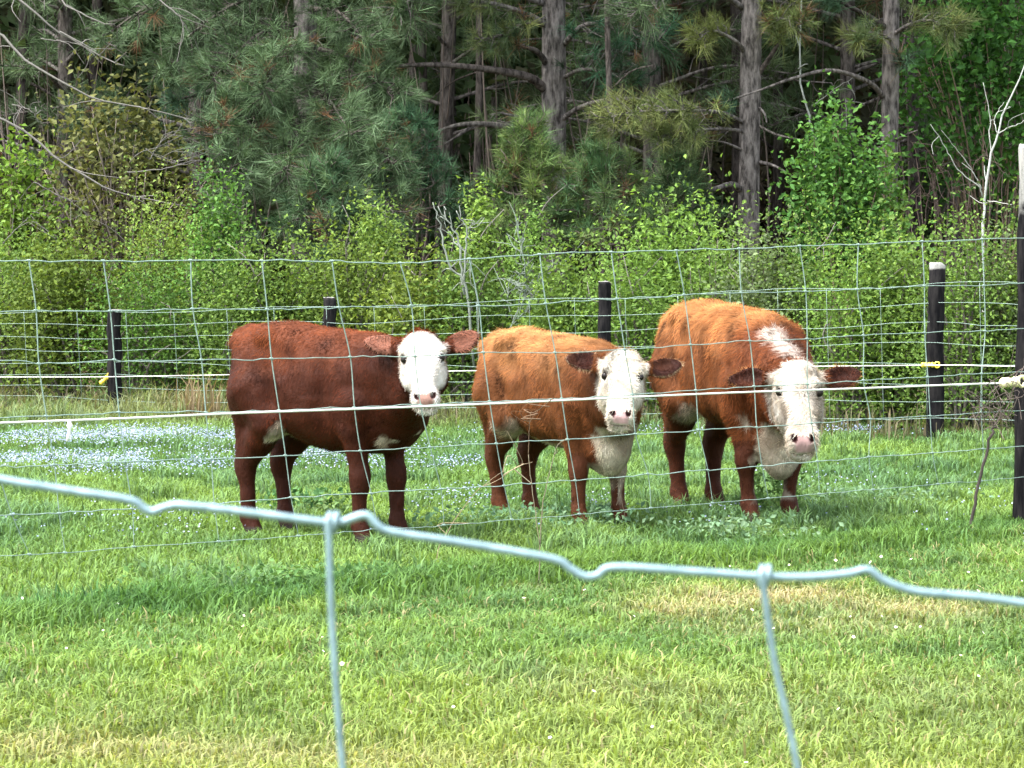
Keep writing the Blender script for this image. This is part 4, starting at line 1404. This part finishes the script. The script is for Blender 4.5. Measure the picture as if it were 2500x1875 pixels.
        for lam in (0.5, -0.2):
            s = np.zeros_like(V)
            for x in range(3):
                s[:, x] = np.bincount(e[:, 0], V[e[:, 1], x], len(V)) + np.bincount(e[:, 1], V[e[:, 0], x], len(V))
            V = V + lam * (s / np.maximum(deg, 1)[:, None] - V)
        n = np.cross(V[Q[:, 2]] - V[Q[:, 0]], V[Q[:, 3]] - V[Q[:, 1]])
        NV = np.zeros_like(V)
        for x in range(3):
            for y in range(4):
                NV[:, x] += np.bincount(Q[:, y], n[:, x], len(V))
        return V, Q, unit(NV)


def n3(P, f, seed):
    """cheap smooth 3-D noise, about -1..1"""
    r = np.random.default_rng(seed)
    o = np.zeros(len(P))
    for i in range(5):
        k = unit(r.normal(size=3)) * f * (0.7 + 0.25 * i)
        o += np.sin(P @ k + r.random() * 6.28 + 1.3 * np.sin(P @ unit(r.normal(size=3)) * f * 0.8))
    return o / 2.6


def make_cow(label, px, D, yaw, size, head, coat, belly=0.0, brisket=0.0, feet=((0, 0), (0, 0), (0, 0), (0, 0)), white=(), fur=(0.022, 55000), seed=1, bulk=1.0, lift=0.05):
    """px: picture column of the body centre, D: its distance; yaw: degrees turned from facing right towards the viewer
    head: dict(eyes=(px,py), D, look=deg, tilt=deg, roll=deg, s=size)"""
    r = np.random.default_rng(seed)
    base = np.array(((px - 1250) / FPX * D, D, 0.0))
    th = -math.radians(yaw)
    Rz = np.array(((math.cos(th), -math.sin(th), 0), (math.sin(th), math.cos(th), 0), (0, 0, 1)))
    to_local = lambda p: (np.asarray(p) - base) @ Rz / size       # inverse rotation
    dir_local = lambda d: np.asarray(d) @ Rz
    # --- head frame
    lk = math.radians(head['look'])
    look = np.array((math.sin(lk), -math.cos(lk), 0))
    ti, ro = math.radians(head['tilt']), math.radians(head['roll'])
    u = np.array((0, 0, -1)) * math.cos(ti) + look * math.sin(ti)
    n = look * math.cos(ti) + np.array((0, 0, 1)) * math.sin(ti)
    s = np.cross(u, n)                    # towards the picture's left
    Rr = np.array(Matrix.Rotation(ro, 3, Vector(look)))
    u, n, s = Rr @ u, Rr @ n, Rr @ s
    hs = head['s'] / size
    eye_mid = to_local(at(head['eyes'][0], head['eyes'][1], head['D']))
    eye_mid[2] -= lift
    U, Nn, S = dir_local(u), dir_local(n), dir_local(s)
    O = eye_mid - U * 0.14 * hs - Nn * 0.055 * hs
    HR = np.array((U, S, Nn))
    hp = lambda a, b, c: O + (U * a + S * b + Nn * c) * hs
    lo = np.minimum((-0.75, -0.42, -0.02), np.min([hp(a, b, c) for a in (-.16, .5) for b in (-.36, .36) for c in (-.2, .16)], 0))
    hi = np.maximum((0.72, 0.42, 1.10), np.max([hp(a, b, c) for a in (-.16, .5) for b in (-.36, .36) for c in (-.2, .16)], 0))
    v = Vol(lo - 0.03, hi + 0.03, 0.0068 / size)
    b = belly
    w = bulk
    # --- trunk
    v.loft((0, 0, 0), np.array(((1, 0, 0), (0, 1, 0), (0, 0, 1))), [
        (-.545, .07 * w, .84, .66), (-.52, .13 * w, .905, .58), (-.47, .19 * w, .95, .52), (-.38, .225 * w, .975, .485 - b * .5), (-.27, .24 * w, .985, .455 - b),
        (-.12, .262 * w, .965, .405 - b), (.04, .27 * w, .952, .375 - b), (.18, .25 * w, .94, .37 - b * .7), (.30, .205 * w, .92, .365 - b * .4),
        (.40, .175 * w, .85, .37), (.48, .13 * w, .76, .41), (.535, .07 * w, .68, .48)], k=0.03)
    for sg in (1, -1):
        v.ell((-.285, .175 * sg * w, .912), (.050, .045, .042), 0.05)             # hook bones
        v.ell((-.515, .088 * sg, .872), (.045, .038, .045), 0.05)               # pin bones
        v.ell((.265, .158 * sg * w, .69), (.105, .072, .19), 0.05)                # shoulder
        v.ell((.235, .170 * sg * w, .54), (.085, .055, .085), 0.04)               # upper arm
        v.ell((-.36, .13 * sg, .66), (.155, .098, .205), 0.06)              # thigh
        v.ell((-.165, .268 * sg * w, .815), (.095, .058, .085), 0.06, cut=True)    # hollow before the hip
        v.ell((.135, .272 * sg * w, .66), (.026, .032, .19), 0.05, cut=True)    # crease behind the shoulder
        v.ell((-.205, .262 * sg * w, .58), (.030, .036, .14), 0.05, cut=True)   # stifle fold
    if brisket:
        v.ell((.41, 0, .43 - brisket * .6), (.115, .10, .12 + brisket * .4), 0.09)
        v.ell((.30, 0, .38 - brisket * .3), (.16, .12, .08), 0.08)
    # --- neck
    back_of_head = hp(.07, 0, -.07)
    throat = hp(.20, 0, -.10)
    v.cone((.27, 0, .72), back_of_head, .175, .098 * hs, 0.07)
    v.cone((.27, 0, .80), hp(.03, 0, -.06), .10, .07 * hs, 0.06)
    v.cone((.40, 0, .60), throat, .155, .072 * hs, 0.08)
    v.cone((.44, 0, .52), hp(.21, 0, -.12), .085, .05 * hs, 0.08)           # dewlap
    # --- legs: fore left, fore right, hind left, hind right
    for i, sg in enumerate((1, -1)):
        fx, fy = feet[i]
        y = .135 * sg
        P = [(.29, y * 1.08, .60), (.265, y * 1.1, .47), (.295 + fx * .5, y + fy * .4, .275), (.295 + fx, y + fy, .10), (.315 + fx, y + fy, .055)]
        v.chain(P, [.100, .068, .041, .0305, .036], 0.03)
        v.ell((P[2][0] + .004, P[2][1], P[2][2]), (.044, .041, .055), 0.03)
        v.ell((P[3][0], P[3][1], .095), (.038, .036, .037), 0.02)
        v.cone((.315 + fx, y + fy, .062), (.330 + fx, y + fy, .016), .037, .047, 0.015)
    for i, sg in enumerate((1, -1)):
        fx, fy = feet[i + 2]
        y = .125 * sg
        P = [(-.35, y * 1.1, .64), (-.25, y * 1.25, .50), (-.33 + fx * .3, y * 1.1 + fy * .3, .41), (-.425 + fx * .7, y + fy * .6, .295), (-.41 + fx, y + fy, .10), (-.39 + fx, y + fy, .055)]
        v.chain(P, [.14, .095, .070, .043, .034, .039], 0.035)
        v.cone((-.44, y * 1.05, .62), (-.435 + fx * .6, y + fy * .5, .31), .078, .028, 0.05)
        v.ell((P[3][0] - .006, P[3][1], P[3][2]), (.046, .038, .056), 0.03)
        v.ell((P[4][0], P[4][1], .095), (.039, .037, .037), 0.02)
        v.cone((-.39 + fx, y + fy, .062), (-.373 + fx, y + fy, .016), .038, .048, 0.015)
    # --- tail
    v.chain([(-.50, 0, .925), (-.56, 0, .90), (-.595, .005, .80), (-.60, .01, .62), (-.59, .012, .45), (-.58, .015, .36)], [.045, .04, .030, .022, .020, .032], 0.03)
    v.chain([(-.58, .015, .36), (-.575, .015, .22)], [.034, .012], 0.02)
    # --- head
    v.loft(O, HR, np.array([(-.028, .044, .03, -.10), (0, .070, .045, -.125), (.05, .092, .060, -.145), (.11, .100, .062, -.16), (.16, .096, .058, -.165), (.22, .080, .052, -.16),
                            (.28, .065, .045, -.142), (.335, .060, .040, -.122), (.38, .062, .034, -.106), (.415, .056, .022, -.094), (.435, .030, -.01, -.075)]) * hs, 0.02, p=3.0)
    v.ell(hp(.025, 0, .005), np.array((.050, .070, .05)) * hs, 0.05, HR)                # poll
    for sg in (1, -1):
        v.ell(hp(.112, .082 * sg, .028), np.array((.030, .022, .032)) * hs, 0.03, HR)   # brow
        v.ell(hp(.17, .078 * sg, -.075), np.array((.085, .035, .06)) * hs, 0.04, HR)    # cheek
        v.ell(hp(.375, .038 * sg, -.012), np.array((.042, .028, .040)) * hs, 0.025, HR)  # muzzle pads
        v.ell(hp(.143, .101 * sg, .022), np.array((.026, .020, .022)) * hs, 0.012, HR, cut=True)   # eye sockets
        v.ell(hp(.394, .040 * sg, .026), np.array((.015, .0125, .022)) * hs, 0.006, HR, cut=True)   # nostrils
        ed = head.get('ear', (0.0, 0.0))[0 if sg > 0 else 1]
        E = unit(S * sg * 1.0 + U * (-ed) - Nn * 0.10)
        e0 = hp(.028, .088 * sg, -.055)
        F = unit(np.cross(E, U)) * sg
        F = F if F @ Nn > 0 else -F
        G = np.cross(E, F)
        ER = np.array((E, G, F))
        es = head.get('es', 1.25) * hs
        v.cone(e0, e0 + E * .055 * es, .028 * es, .028 * es, 0.03)
        v.ell(e0 + E * .090 * es + G * .004 * es, np.array((.060, .050, .0165)) * es, 0.015, ER)
        v.ell(e0 + E * .135 * es - G * .006 * es, np.array((.048, .032, .0135)) * es, 0.03, ER)
        v.ell(e0 + E * .108 * es + F * .0205 * es, np.array((.062, .038, .028)) * es, 0.010, ER, cut=True)
    v.ell(hp(.434, 0, -.035), np.array((.022, .055, .006)) * hs, 0.008, HR, cut=True)   # mouth
    if head.get('tuft'):
        v.cone(hp(.0, 0, -.05), hp(-.105, .012, -.03), .040 * hs, .014 * hs, 0.03)
        v.cone(hp(.0, -.03, -.05), hp(-.065, -.055, -.04), .034 * hs, .016 * hs, 0.03)
    V, Q, NV = v.mesh()
    V = V + NV * (0.0030 * n3(V, 17, seed + 40) + 0.0016 * n3(V, 45, seed + 41))[:, None] * (V[:, 2] > .12)[:, None]
    # --- pattern
    rel = V - O
    hu, hsd, hn = rel @ U / hs, rel @ S / hs, rel @ Nn / hs
    nz = n3(V, 26, seed) * 0.5 + n3(V, 60, seed + 5) * 0.3
    c = np.array(coat['main'])[None, :] * np.ones((len(V), 1))
    f = np.clip((V[:, 2] - 0.72) / 0.25 + 0.25 * nz, 0, 1)[:, None]          # light along the back, painted into the coat
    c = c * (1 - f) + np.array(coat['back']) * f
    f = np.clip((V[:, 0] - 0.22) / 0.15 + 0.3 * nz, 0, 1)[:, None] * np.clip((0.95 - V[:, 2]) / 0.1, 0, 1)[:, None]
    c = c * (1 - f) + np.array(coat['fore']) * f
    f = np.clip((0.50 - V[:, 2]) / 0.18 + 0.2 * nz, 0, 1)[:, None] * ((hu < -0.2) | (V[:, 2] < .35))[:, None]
    c = c * (1 - f) + np.array(coat['leg']) * f  # darker brown legs, with shadow on the lower flank painted in
    f = np.clip((0.055 - V[:, 2]) / 0.008, 0, 1)[:, None]
    c = c * (1 - f) + np.array((0.035, 0.028, 0.024)) * f
    W = np.array(head.get('W', (0.56, 0.545, 0.51)))
    for fn in white:
        m = np.clip(fn(V, nz) * 6 + 0.5, 0, 1)[:, None]
        gm = np.clip(.5 + .6 * n3(V, 22, seed + 70) + .3 * n3(V, 70, seed + 71), 0, 1)[:, None]
        c = c * (1 - m) + W * (np.array((0.86, 0.82, 0.75)) * (1 - gm) + np.array((0.46, 0.40, 0.34)) * gm) * m
    if head.get('crest'):
        ca, cb = np.array((.22, 0, .90)), hp(-.02, 0, -.07)
        ct = np.clip((V - ca) @ (cb - ca) / ((cb - ca) @ (cb - ca)), 0, 1)
        cd = np.linalg.norm(V - ca - ct[:, None] * (cb - ca), axis=1)
        m = np.clip((np.minimum.reduce([-.005 + .056 - cd, (ct - .36) * .5, (.90 - ct) * .4]) * 18 + .15 + nz * .12 + n3(V, 110, 5) * .12) * 2 + .5, 0, 1)[:, None]
        c = c * (1 - m) + W * m
    inhead = (hu > -.13) & (hu < .5) & (np.abs(hsd) < .36) & (hn > -.22) & (hn < .16)
    edge = head.get('mask', (-.09, .0, .128))
    wm = np.minimum.reduce([(hn - (edge[0] + edge[1] * hu)) * 18, (hu - edge[3] if len(edge) > 3 else hu + .02) * 22, (edge[2] - np.abs(hsd)) * 40]) + nz * 0.5
    m = (np.clip(wm * 1.5 + 0.5, 0, 1) * inhead)[:, None]
    mot = np.clip(.5 + .55 * n3(V, 48, seed + 60) + .35 * n3(V, 120, seed + 61), 0, 1)[:, None] * head.get('mottle', .25)
    WF = W * (1 - mot) + W * np.array((.66, .60, .52)) * mot
    c = c * (1 - m) + WF * m
    dirt = head.get('dirt', 0) * np.clip(1.25 - np.min([np.linalg.norm(np.c_[(hu - .235) * .55, hsd - .070 * g, (hn - .0) * .5], axis=1) for g in (1, -1)], 0) / .026 + nz * .5, 0, 1) * inhead
    c = c * (1 - dirt[:, None]) + np.array((.17, .135, .10)) * dirt[:, None]
    fd = NV @ Nn
    ear = inhead & (np.abs(hsd) > .155) & (hn > -.12) & (hu < .16)
    m = (ear & (fd > 0.30) & (np.abs(hsd) < .33))[:, None] * np.clip(0.95 + nz * 0.35, 0, 1)[:, None]
    c = c * (1 - m) + np.array(head.get('inner', (0.19, 0.085, 0.058))) * m
    rim = (ear & (np.abs(fd) < 0.5))[:, None] * np.clip(.8 + nz * .9, 0, 1)[:, None]
    c = c * (1 - rim) + np.array(head.get('rim', (.30, .165, .085))) * rim
    pk = np.clip(np.minimum.reduce([(hu - .378) * 60, (.047 - np.abs(hsd)) * 60, (hn + .022) * 60]) + nz * 0.2, 0, 1)[:, None] * inhead[:, None]
    c = c * (1 - pk) + np.array(head.get('nose', (0.62, 0.34, 0.33))) * pk
    nd = np.min([np.linalg.norm(np.c_[(hu - .394) * .8 + (hsd * g - .040) * .35, hsd - .040 * g, (hn - .024) * .6], axis=1) for g in (1, -1)], 0)
    m = (np.clip((0.0175 - nd) / 0.004, 0, 1) * inhead)[:, None]
    c = c * (1 - m) + np.array((0.035, 0.012, 0.012)) * m
    m = (np.clip((0.007 - np.abs(hn + .035)) / 0.004, 0, 1) * (hu > .395) * inhead * (np.abs(hsd) < .05))[:, None] * 0.8
    c = c * (1 - m) + np.array((0.16, 0.09, 0.075)) * m
    ee = np.min([np.linalg.norm(np.c_[(hu - .146), (hsd - .094 * g), (hn - .024)], axis=1) for g in (1, -1)], 0)
    m = (np.clip((0.031 - ee) / 0.008, 0, 1) * inhead)[:, None] * 0.85
    c = c * (1 - m) + np.array((0.075, 0.040, 0.03)) * m
    raise_ = lambda z: lift * (lambda q: q * q * (3 - 2 * q))(np.clip((z - .08) / .36, 0, 1))
    VB = V.copy()
    VB[:, 2] += raise_(V[:, 2])
    # --- build
    t = thing('heifer', label, 'cow', base)
    t.rotation_euler = (0, 0, th)
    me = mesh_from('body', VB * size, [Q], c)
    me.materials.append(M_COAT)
    body = bpy.data.objects.new('body', me)
    body.parent = t
    COL.objects.link(body)
    # eyes
    for sg in (1, -1):
        bm = Buf()
        th_, ph_ = np.meshgrid(np.linspace(0, np.pi, 9), np.linspace(0, 2 * np.pi, 13)[:-1], indexing='ij')
        sp = np.stack([np.sin(th_) * np.cos(ph_), np.sin(th_) * np.sin(ph_), np.cos(th_)], -1).reshape(-1, 3)
        i = (np.arange(8)[:, None] * 12 + np.arange(12)[None]).ravel()
        k = (np.arange(8)[:, None] * 12 + (np.arange(12)[None] + 1) % 12).ravel()
        bm.add(hp(.144, .0885 * sg, .020) + sp * .021 * hs, np.c_[i, i + 12, k + 12, k])
        em = mesh_from('eye', (bm.V[0] + np.array((0, 0, lift))) * size, bm.F)
        em.materials.append(M_EYE)
        e = bpy.data.objects.new('eye', em)
        e.parent = t
        COL.objects.link(e)
    # hair
    L0, cnt = fur
    nostril = (pk[:, 0] > .3) | (ee < .03) & inhead | (V[:, 2] < .05)
    prob = np.where(nostril, 0, 1.0)
    prob = prob * np.where(V[:, 2] > .8, 1.5, 1.0) * np.where(inhead, 1.5, 1)
    pick = r.choice(len(V), cnt, p=prob / prob.sum())
    p0, nn, cc = V[pick], NV[pick], c[pick]
    flow = np.where(inhead[pick][:, None], U * 0.5 - S * np.sign(hsd[pick])[:, None] * -.3, np.array((-.55, 0, -.75)))
    flow = flow + 0.5 * np.c_[n3(p0, 14, seed + 9), n3(p0, 14, seed + 10), n3(p0, 14, seed + 11)] + r.normal(size=(cnt, 3)) * .28
    flow = flow - (flow * nn).sum(1)[:, None] * nn
    L = L0 * (0.5 + r.random(cnt)) * np.where(p0[:, 2] < .35, .5, 1) * np.where(p0[:, 2] > .86, 1.25, 1)
    L = np.where(inhead[pick], L * .85, L)
    L = np.where(ear[pick] | (inhead[pick] & (np.abs(hsd[pick]) > .13)), L * .9, L)
    d = unit(unit(flow) * 1.0 + nn * ((0.10 + .30 * r.random(cnt)) * np.where(inhead[pick], 1.6, 1))[:, None])
    tip = p0 + d * L[:, None]
    side = unit(np.cross(d, nn)) * (.0010 + .0012 * r.random(cnt))[:, None]
    p0 = p0 - nn * .003
    HV = np.stack([p0 - side, p0 + side, tip], 1).reshape(-1, 3)
    jit = ((0.75 + 0.6 * r.random(cnt)) * (1 + .55 * n3(p0 * np.array((1, 1, .55)), 42, seed + 3)))[:, None]
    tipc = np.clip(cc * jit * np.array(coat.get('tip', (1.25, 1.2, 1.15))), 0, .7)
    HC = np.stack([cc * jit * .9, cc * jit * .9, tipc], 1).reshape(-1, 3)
    HV[:, 2] += raise_(HV[:, 2])
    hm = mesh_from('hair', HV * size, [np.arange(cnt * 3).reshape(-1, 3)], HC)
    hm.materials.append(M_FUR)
    ho = bpy.data.objects.new('hair', hm)
    ho.parent = t
    ho['kind'] = 'stuff'
    COL.objects.link(ho)
    return t


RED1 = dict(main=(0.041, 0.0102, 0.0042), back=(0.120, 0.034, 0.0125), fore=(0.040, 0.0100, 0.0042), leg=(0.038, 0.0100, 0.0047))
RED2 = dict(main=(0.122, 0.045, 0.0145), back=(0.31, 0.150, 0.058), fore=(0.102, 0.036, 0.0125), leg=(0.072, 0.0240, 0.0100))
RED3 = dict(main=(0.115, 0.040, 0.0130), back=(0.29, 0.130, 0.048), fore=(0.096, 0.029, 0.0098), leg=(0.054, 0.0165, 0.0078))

make_cow('dark red heifer with a clean white face, standing side-on at the left of the three',
         806, 13.12, 35, 0.905,
         dict(eyes=(1032, 862), D=12.42, look=2, tilt=46, roll=3, s=0.865, tuft=True, rim=(.035, .010, .006), ear=(0.72, 0.62), mottle=.12, mask=(-.055, -.02, .118, .012), nose=(0.30, 0.175, 0.145)), RED1,
         belly=0.015, feet=((.02, -.01), (-.02, .01), (.03, -.02), (-.03, .02)), seed=11, lift=.09, bulk=.92,
         white=[lambda V, nz: np.minimum.reduce([.05 - np.abs(V[:, 1] + .07), .035 - np.abs(V[:, 2] - .42), V[:, 0] - .36]) * 9 + nz * .5 - .15,
                lambda V, nz: np.minimum.reduce([.06 - np.abs(V[:, 0] + .20), .055 - np.abs(V[:, 2] - .45), .22 - np.abs(V[:, 1])]) * 9 + nz * .2 - .1])
make_cow('orange-brown white-faced heifer standing between the other two with her head up',
         1368, 13.88, 50, 0.868,
         dict(eyes=(1520, 907), D=13.12, look=-3, tilt=44, roll=-2, s=0.87, ear=(.46, .30), mask=(-.30, -.1, .128), W=(.52, .50, .44), mottle=.45, rim=(.46, .33, .22), inner=(0.030, 0.010, 0.007), nose=(0.43, 0.285, 0.285)), RED2,
         belly=0.02, brisket=.055, feet=((.03, .0), (.01, 0), (.04, -.03), (-.02, .05)), seed=23, lift=.07, bulk=.93, fur=(0.029, 60000),
         white=[lambda V, nz: np.minimum.reduce([.47 - V[:, 2], V[:, 0] - .20, .12 - np.abs(V[:, 1]) - .05 * (V[:, 0] < .345) * (V[:, 2] < .36), V[:, 2] - .15]) * 5 + nz * .3,
                lambda V, nz: np.minimum.reduce([.43 - V[:, 2], .20 - V[:, 0], V[:, 0] + .20, .12 - np.abs(V[:, 1]), V[:, 2] - .30]) * 8 + nz * .3,
                lambda V, nz: np.minimum.reduce([.09 - np.abs(V[:, 0] + .20), .07 - np.abs(V[:, 2] - .45), .24 - np.abs(V[:, 1])]) * 8 + nz * .2 - .1])
make_cow('rust-brown heifer at the right with lowered white face and white-crested neck',
         1800, 14.10, 64, 0.985,
         dict(eyes=(1954, 946), D=13.16, look=1, tilt=37, roll=0, s=0.98, crest=True, ear=(.12, .24), mask=(-.30, -.1, .126), W=(.49, .465, .42), mottle=.8, dirt=.75, rim=(.34, .18, .085), inner=(0.032, 0.010, 0.006), nose=(0.38, 0.25, 0.245)), RED3,
         belly=0.0, brisket=.11, feet=((.02, -.03), (.0, .03), (.02, -.03), (-.03, .05)), seed=37, lift=.07, bulk=.95, fur=(0.031, 64000),
         white=[lambda V, nz: np.minimum.reduce([.44 - V[:, 2], V[:, 0] - .22, .125 - np.abs(V[:, 1]) - .05 * (V[:, 0] < .345) * (V[:, 2] < .36), V[:, 2] - .15]) * 5 + nz * .35,
                lambda V, nz: np.minimum.reduce([.10 - np.abs(V[:, 0] + .16), .07 - np.abs(V[:, 2] - .44), .24 - np.abs(V[:, 1])]) * 8 + nz * .2 - .1])
# ------------------------------------------------------------------ weeds and dead stalks
YWD = on_ground(2375, 1310)[1]
g = on_ground(2368, 1300)
DK = (0.050, 0.040, 0.035)
lim = [(A((2366, 1306, YWD), (2378, 1245, YWD), (2398, 1150, YWD), (2418, 1060, YWD), (2428, 1040, YWD)), .013, .010, DK)]
for k in range(12):
    x1, y1 = 2370 + rng.random() * 140, 900 + rng.random() * 140
    xm, ym = 2428 + (x1 - 2428) * .5 + rng.normal() * 14, 1040 + (y1 - 1040) * .45
    lim.append((A((2428 + rng.normal() * 2, 1042 - rng.random() * 25, YWD), (xm, ym, YWD + rng.normal() * .05), (x1, y1, YWD + rng.normal() * .12)), .0028, .0012, np.array((.12, .095, .08)) * (.5 + .9 * rng.random())))
branchy('dead_weed', 'tall dead weed with a brown tangled head leaning beside the big black post', 'weed', lim, DK, twigs=4, tl=.08, mat=M_PLAIN, base=on_ground(2366, 1306))
Yd = on_ground(1060, 1385)[1]
branchy('dry_stalk', 'thin dry stalk slanting up in front of the middle heifer hind legs', 'stalk', [
    (A((1062, 1385, Yd), (1080, 1320, Yd), (1150, 1215, Yd), (1200, 1170, Yd), (1235, 1148, Yd)), .0035, .0016, (.24, .19, .12)),
    (A((1180, 1188, Yd), (1215, 1172, Yd), (1262, 1140, Yd), (1300, 1128, Yd)), .0022, .0012, (.34, .26, .17))], DK, twigs=2, tl=.07, mat=M_PLAIN)
Yd = on_ground(1315, 1430)[1]
lim = [(A((1316, 1440, Yd), (1318, 1330, Yd), (1326, 1230, Yd), (1345, 1140, Yd), (1360, 1090, Yd), (1385, 1068, Yd)), .0040, .0018, (.17, .15, .10)),
       (A((1290, 1110, Yd), (1292, 1050, Yd), (1296, 1005, Yd)), .002, .0012, (.15, .10, .06))]
for k in range(4):
    lim.append((A((1292, 1040 - k * 4, Yd), (1292 + rng.normal() * 14, 1015 - rng.random() * 12, Yd), (1295 + rng.normal() * 26, 1000 + rng.normal() * 14, Yd)), .0011, .0006, (.16, .10, .06)))
lim.append((A((1318, 1330, Yd), (1300, 1200, Yd), (1290, 1110, Yd)), .003, .002, (.2, .17, .11)))
branchy('dry_stalk', 'upright dry stalk with frayed seed heads in front of the middle heifer belly', 'stalk', lim, DK, twigs=1, tl=.04, mat=M_PLAIN)
Yd = on_ground(1480, 1290)[1]
lim = [(A((1530, 1290, Yd), (1505, 1150, Yd), (1480, 1060, Yd)), .002, .0015, (.2, .15, .1))]
for k in range(7):
    x0, y0 = 1480 + rng.normal() * 16, 1050 + rng.normal() * 22
    lim.append((A((1484, 1070, Yd), (x0, y0, Yd), (x0 + rng.normal() * 30, y0 - 25 + rng.normal() * 22, Yd)), .0010, .0006, np.array((.17, .11, .065)) * (.7 + .5 * rng.random())))
branchy('dry_stalk', 'frizzy dry seed head hanging under the chin of the middle heifer', 'stalk', lim, DK, twigs=1, tl=.04, mat=M_PLAIN)


def tuft(name, label, cat, px, py, n, h, spread, c0, c1, w=.006, lean=.4):
    q = on_ground(px, py)
    b = Buf().add(*blades(n, rng.normal(q[0], spread, n), rng.normal(q[1], spread * .8, n), h * (.45 + .75 * rng.random(n)), w, mixc(c0, c1, rng.random(n)) * (.7 + .5 * rng.random(n))[:, None], lean, z=np.zeros(n)))
    b.V[0] = b.V[0] - np.array((q[0], q[1], 0))
    return single(name, b, M_GRASS, label, cat, base=(q[0], q[1], 0))


tuft('grass_clump', 'golden dry grass clump between the middle and right heifers', 'grass clump', 1620, 1262, 200, .26, .085, (.22, .20, .06), (.29, .24, .10))
tuft('grass_clump', 'small rusty-tan grass tuft left of the dark red heifer hind legs', 'grass clump', 530, 1215, 90, .20, .03, (.38, .27, .16), (.46, .34, .2))
tuft('grass_clump', 'second rusty-tan grass tuft nearest the dark red heifer hind legs', 'grass clump', 565, 1190, 80, .18, .03, (.34, .25, .16), (.44, .34, .22))
tuft('grass_clump', 'thin straw-coloured grass tuft below the dark red heifer belly', 'grass clump', 838, 1340, 70, .18, .03, (.34, .30, .12), (.46, .38, .2))
tuft('grass_clump', 'dead brown grass tuft at the foot of the upright dry stalk', 'grass clump', 1275, 1432, 260, .10, .09, (.20, .15, .09), (.34, .27, .17), .005, .7)


def broadleaf(label, px, py, n, R, h, size, c0, c1, cat='weed', name='leafy_weed'):
    q = on_ground(px, py)
    base = np.array((q[0], q[1], 0))
    t = thing(name, label, cat, base)
    C = base + rng.normal(size=(n, 3)) * np.array((R, R * .7, 0)) + np.array((0, 0, 1)) * (h * (.25 + .8 * rng.random(n)))[:, None]
    st = Buf()
    for j in range(0, n, max(1, n // 8)):
        st.add(*tube(smooth_path([base, base * .5 + C[j] * .5 + np.array((0, 0, .02)), C[j]], 6), np.linspace(.003, .0015, 6), 4), (.10, .16, .05))
    part(t, 'stems', st, M_TWIG)
    f = Buf().add(*leaf_quads(C, size, mixc(c0, c1, rng.random(n)) * (.7 + .5 * rng.random(n))[:, None], up=.5))
    part(t, 'leaves', f, M_LEAF, kind='stuff')


DGN, MGN = (0.055, 0.135, 0.05), (0.13, 0.235, 0.075)
broadleaf('dark green leafy weed in the gap between the dark red heifer legs', 740, 1262, 190, .10, .13, .035, (.045, .12, .045), (.09, .19, .06))
broadleaf('pale green leafy weed right of the dark one, under the dark red heifer', 820, 1262, 150, .10, .10, .035, (.10, .19, .07), (.19, .28, .11))
broadleaf('leafy weed with round clumps in front of the right heifer left foreleg', 1842, 1272, 150, .045, .22, .032, (.07, .16, .05), (.15, .26, .08))
broadleaf('leafy weed in front of the right heifer other foreleg', 1912, 1265, 120, .045, .22, .030, (.07, .16, .05), (.15, .26, .08))
broadleaf('blue-green weed patch at the middle heifer forefeet', 1430, 1290, 240, .16, .10, .032, (.08, .17, .09), (.16, .26, .15))
broadleaf('blue-green weed patch between the middle and dark red heifers', 1190, 1300, 260, .17, .11, .032, (.07, .16, .08), (.15, .25, .14))
broadleaf('grey-green weed patch below the right heifer', 1790, 1318, 260, .18, .10, .030, (.10, .19, .10), (.19, .29, .17))
broadleaf('grey-green weed patch in the grass right of the right heifer', 2120, 1235, 260, .22, .09, .030, (.10, .19, .10), (.18, .28, .16))
broadleaf('lush dark green weed patch along the fence foot at the lower left', 800, 1440, 330, .20, .09, .030, (.055, .13, .042), (.11, .205, .06))
broadleaf('green weed patch in the uncut strip, left of the lush dark one', 600, 1450, 240, .20, .10, .03, (.06, .14, .045), (.11, .21, .06))
# yellow flower spike
q = on_ground(690, 1285)
base = np.array((q[0], q[1], 0))
t = thing('yellow_flower', 'single yellow flower spike in front of the dark red heifer hind leg', 'flower', base)
zt = at(690, 1180, q[1])[2]
st = Buf().add(*tube([base, base + np.array((.004, 0, zt * .5)), base + np.array((0, 0, zt))], [.003, .0025, .0015], 5), (.13, .15, .05))
part(t, 'stem', st, M_TWIG)
m = 18
zz = np.concatenate([rng.uniform(zt * .35, zt, 9), rng.normal(zt, .010, 9)])
part(t, 'petals', Buf().add(*flowers(m, q[0] + rng.normal(0, .008, m), q[1] + rng.normal(0, .008, m), zz, .005 + .004 * rng.random(m), (.50, .38, .08), (.58, .48, .18))), M_PETAL, kind='stuff')
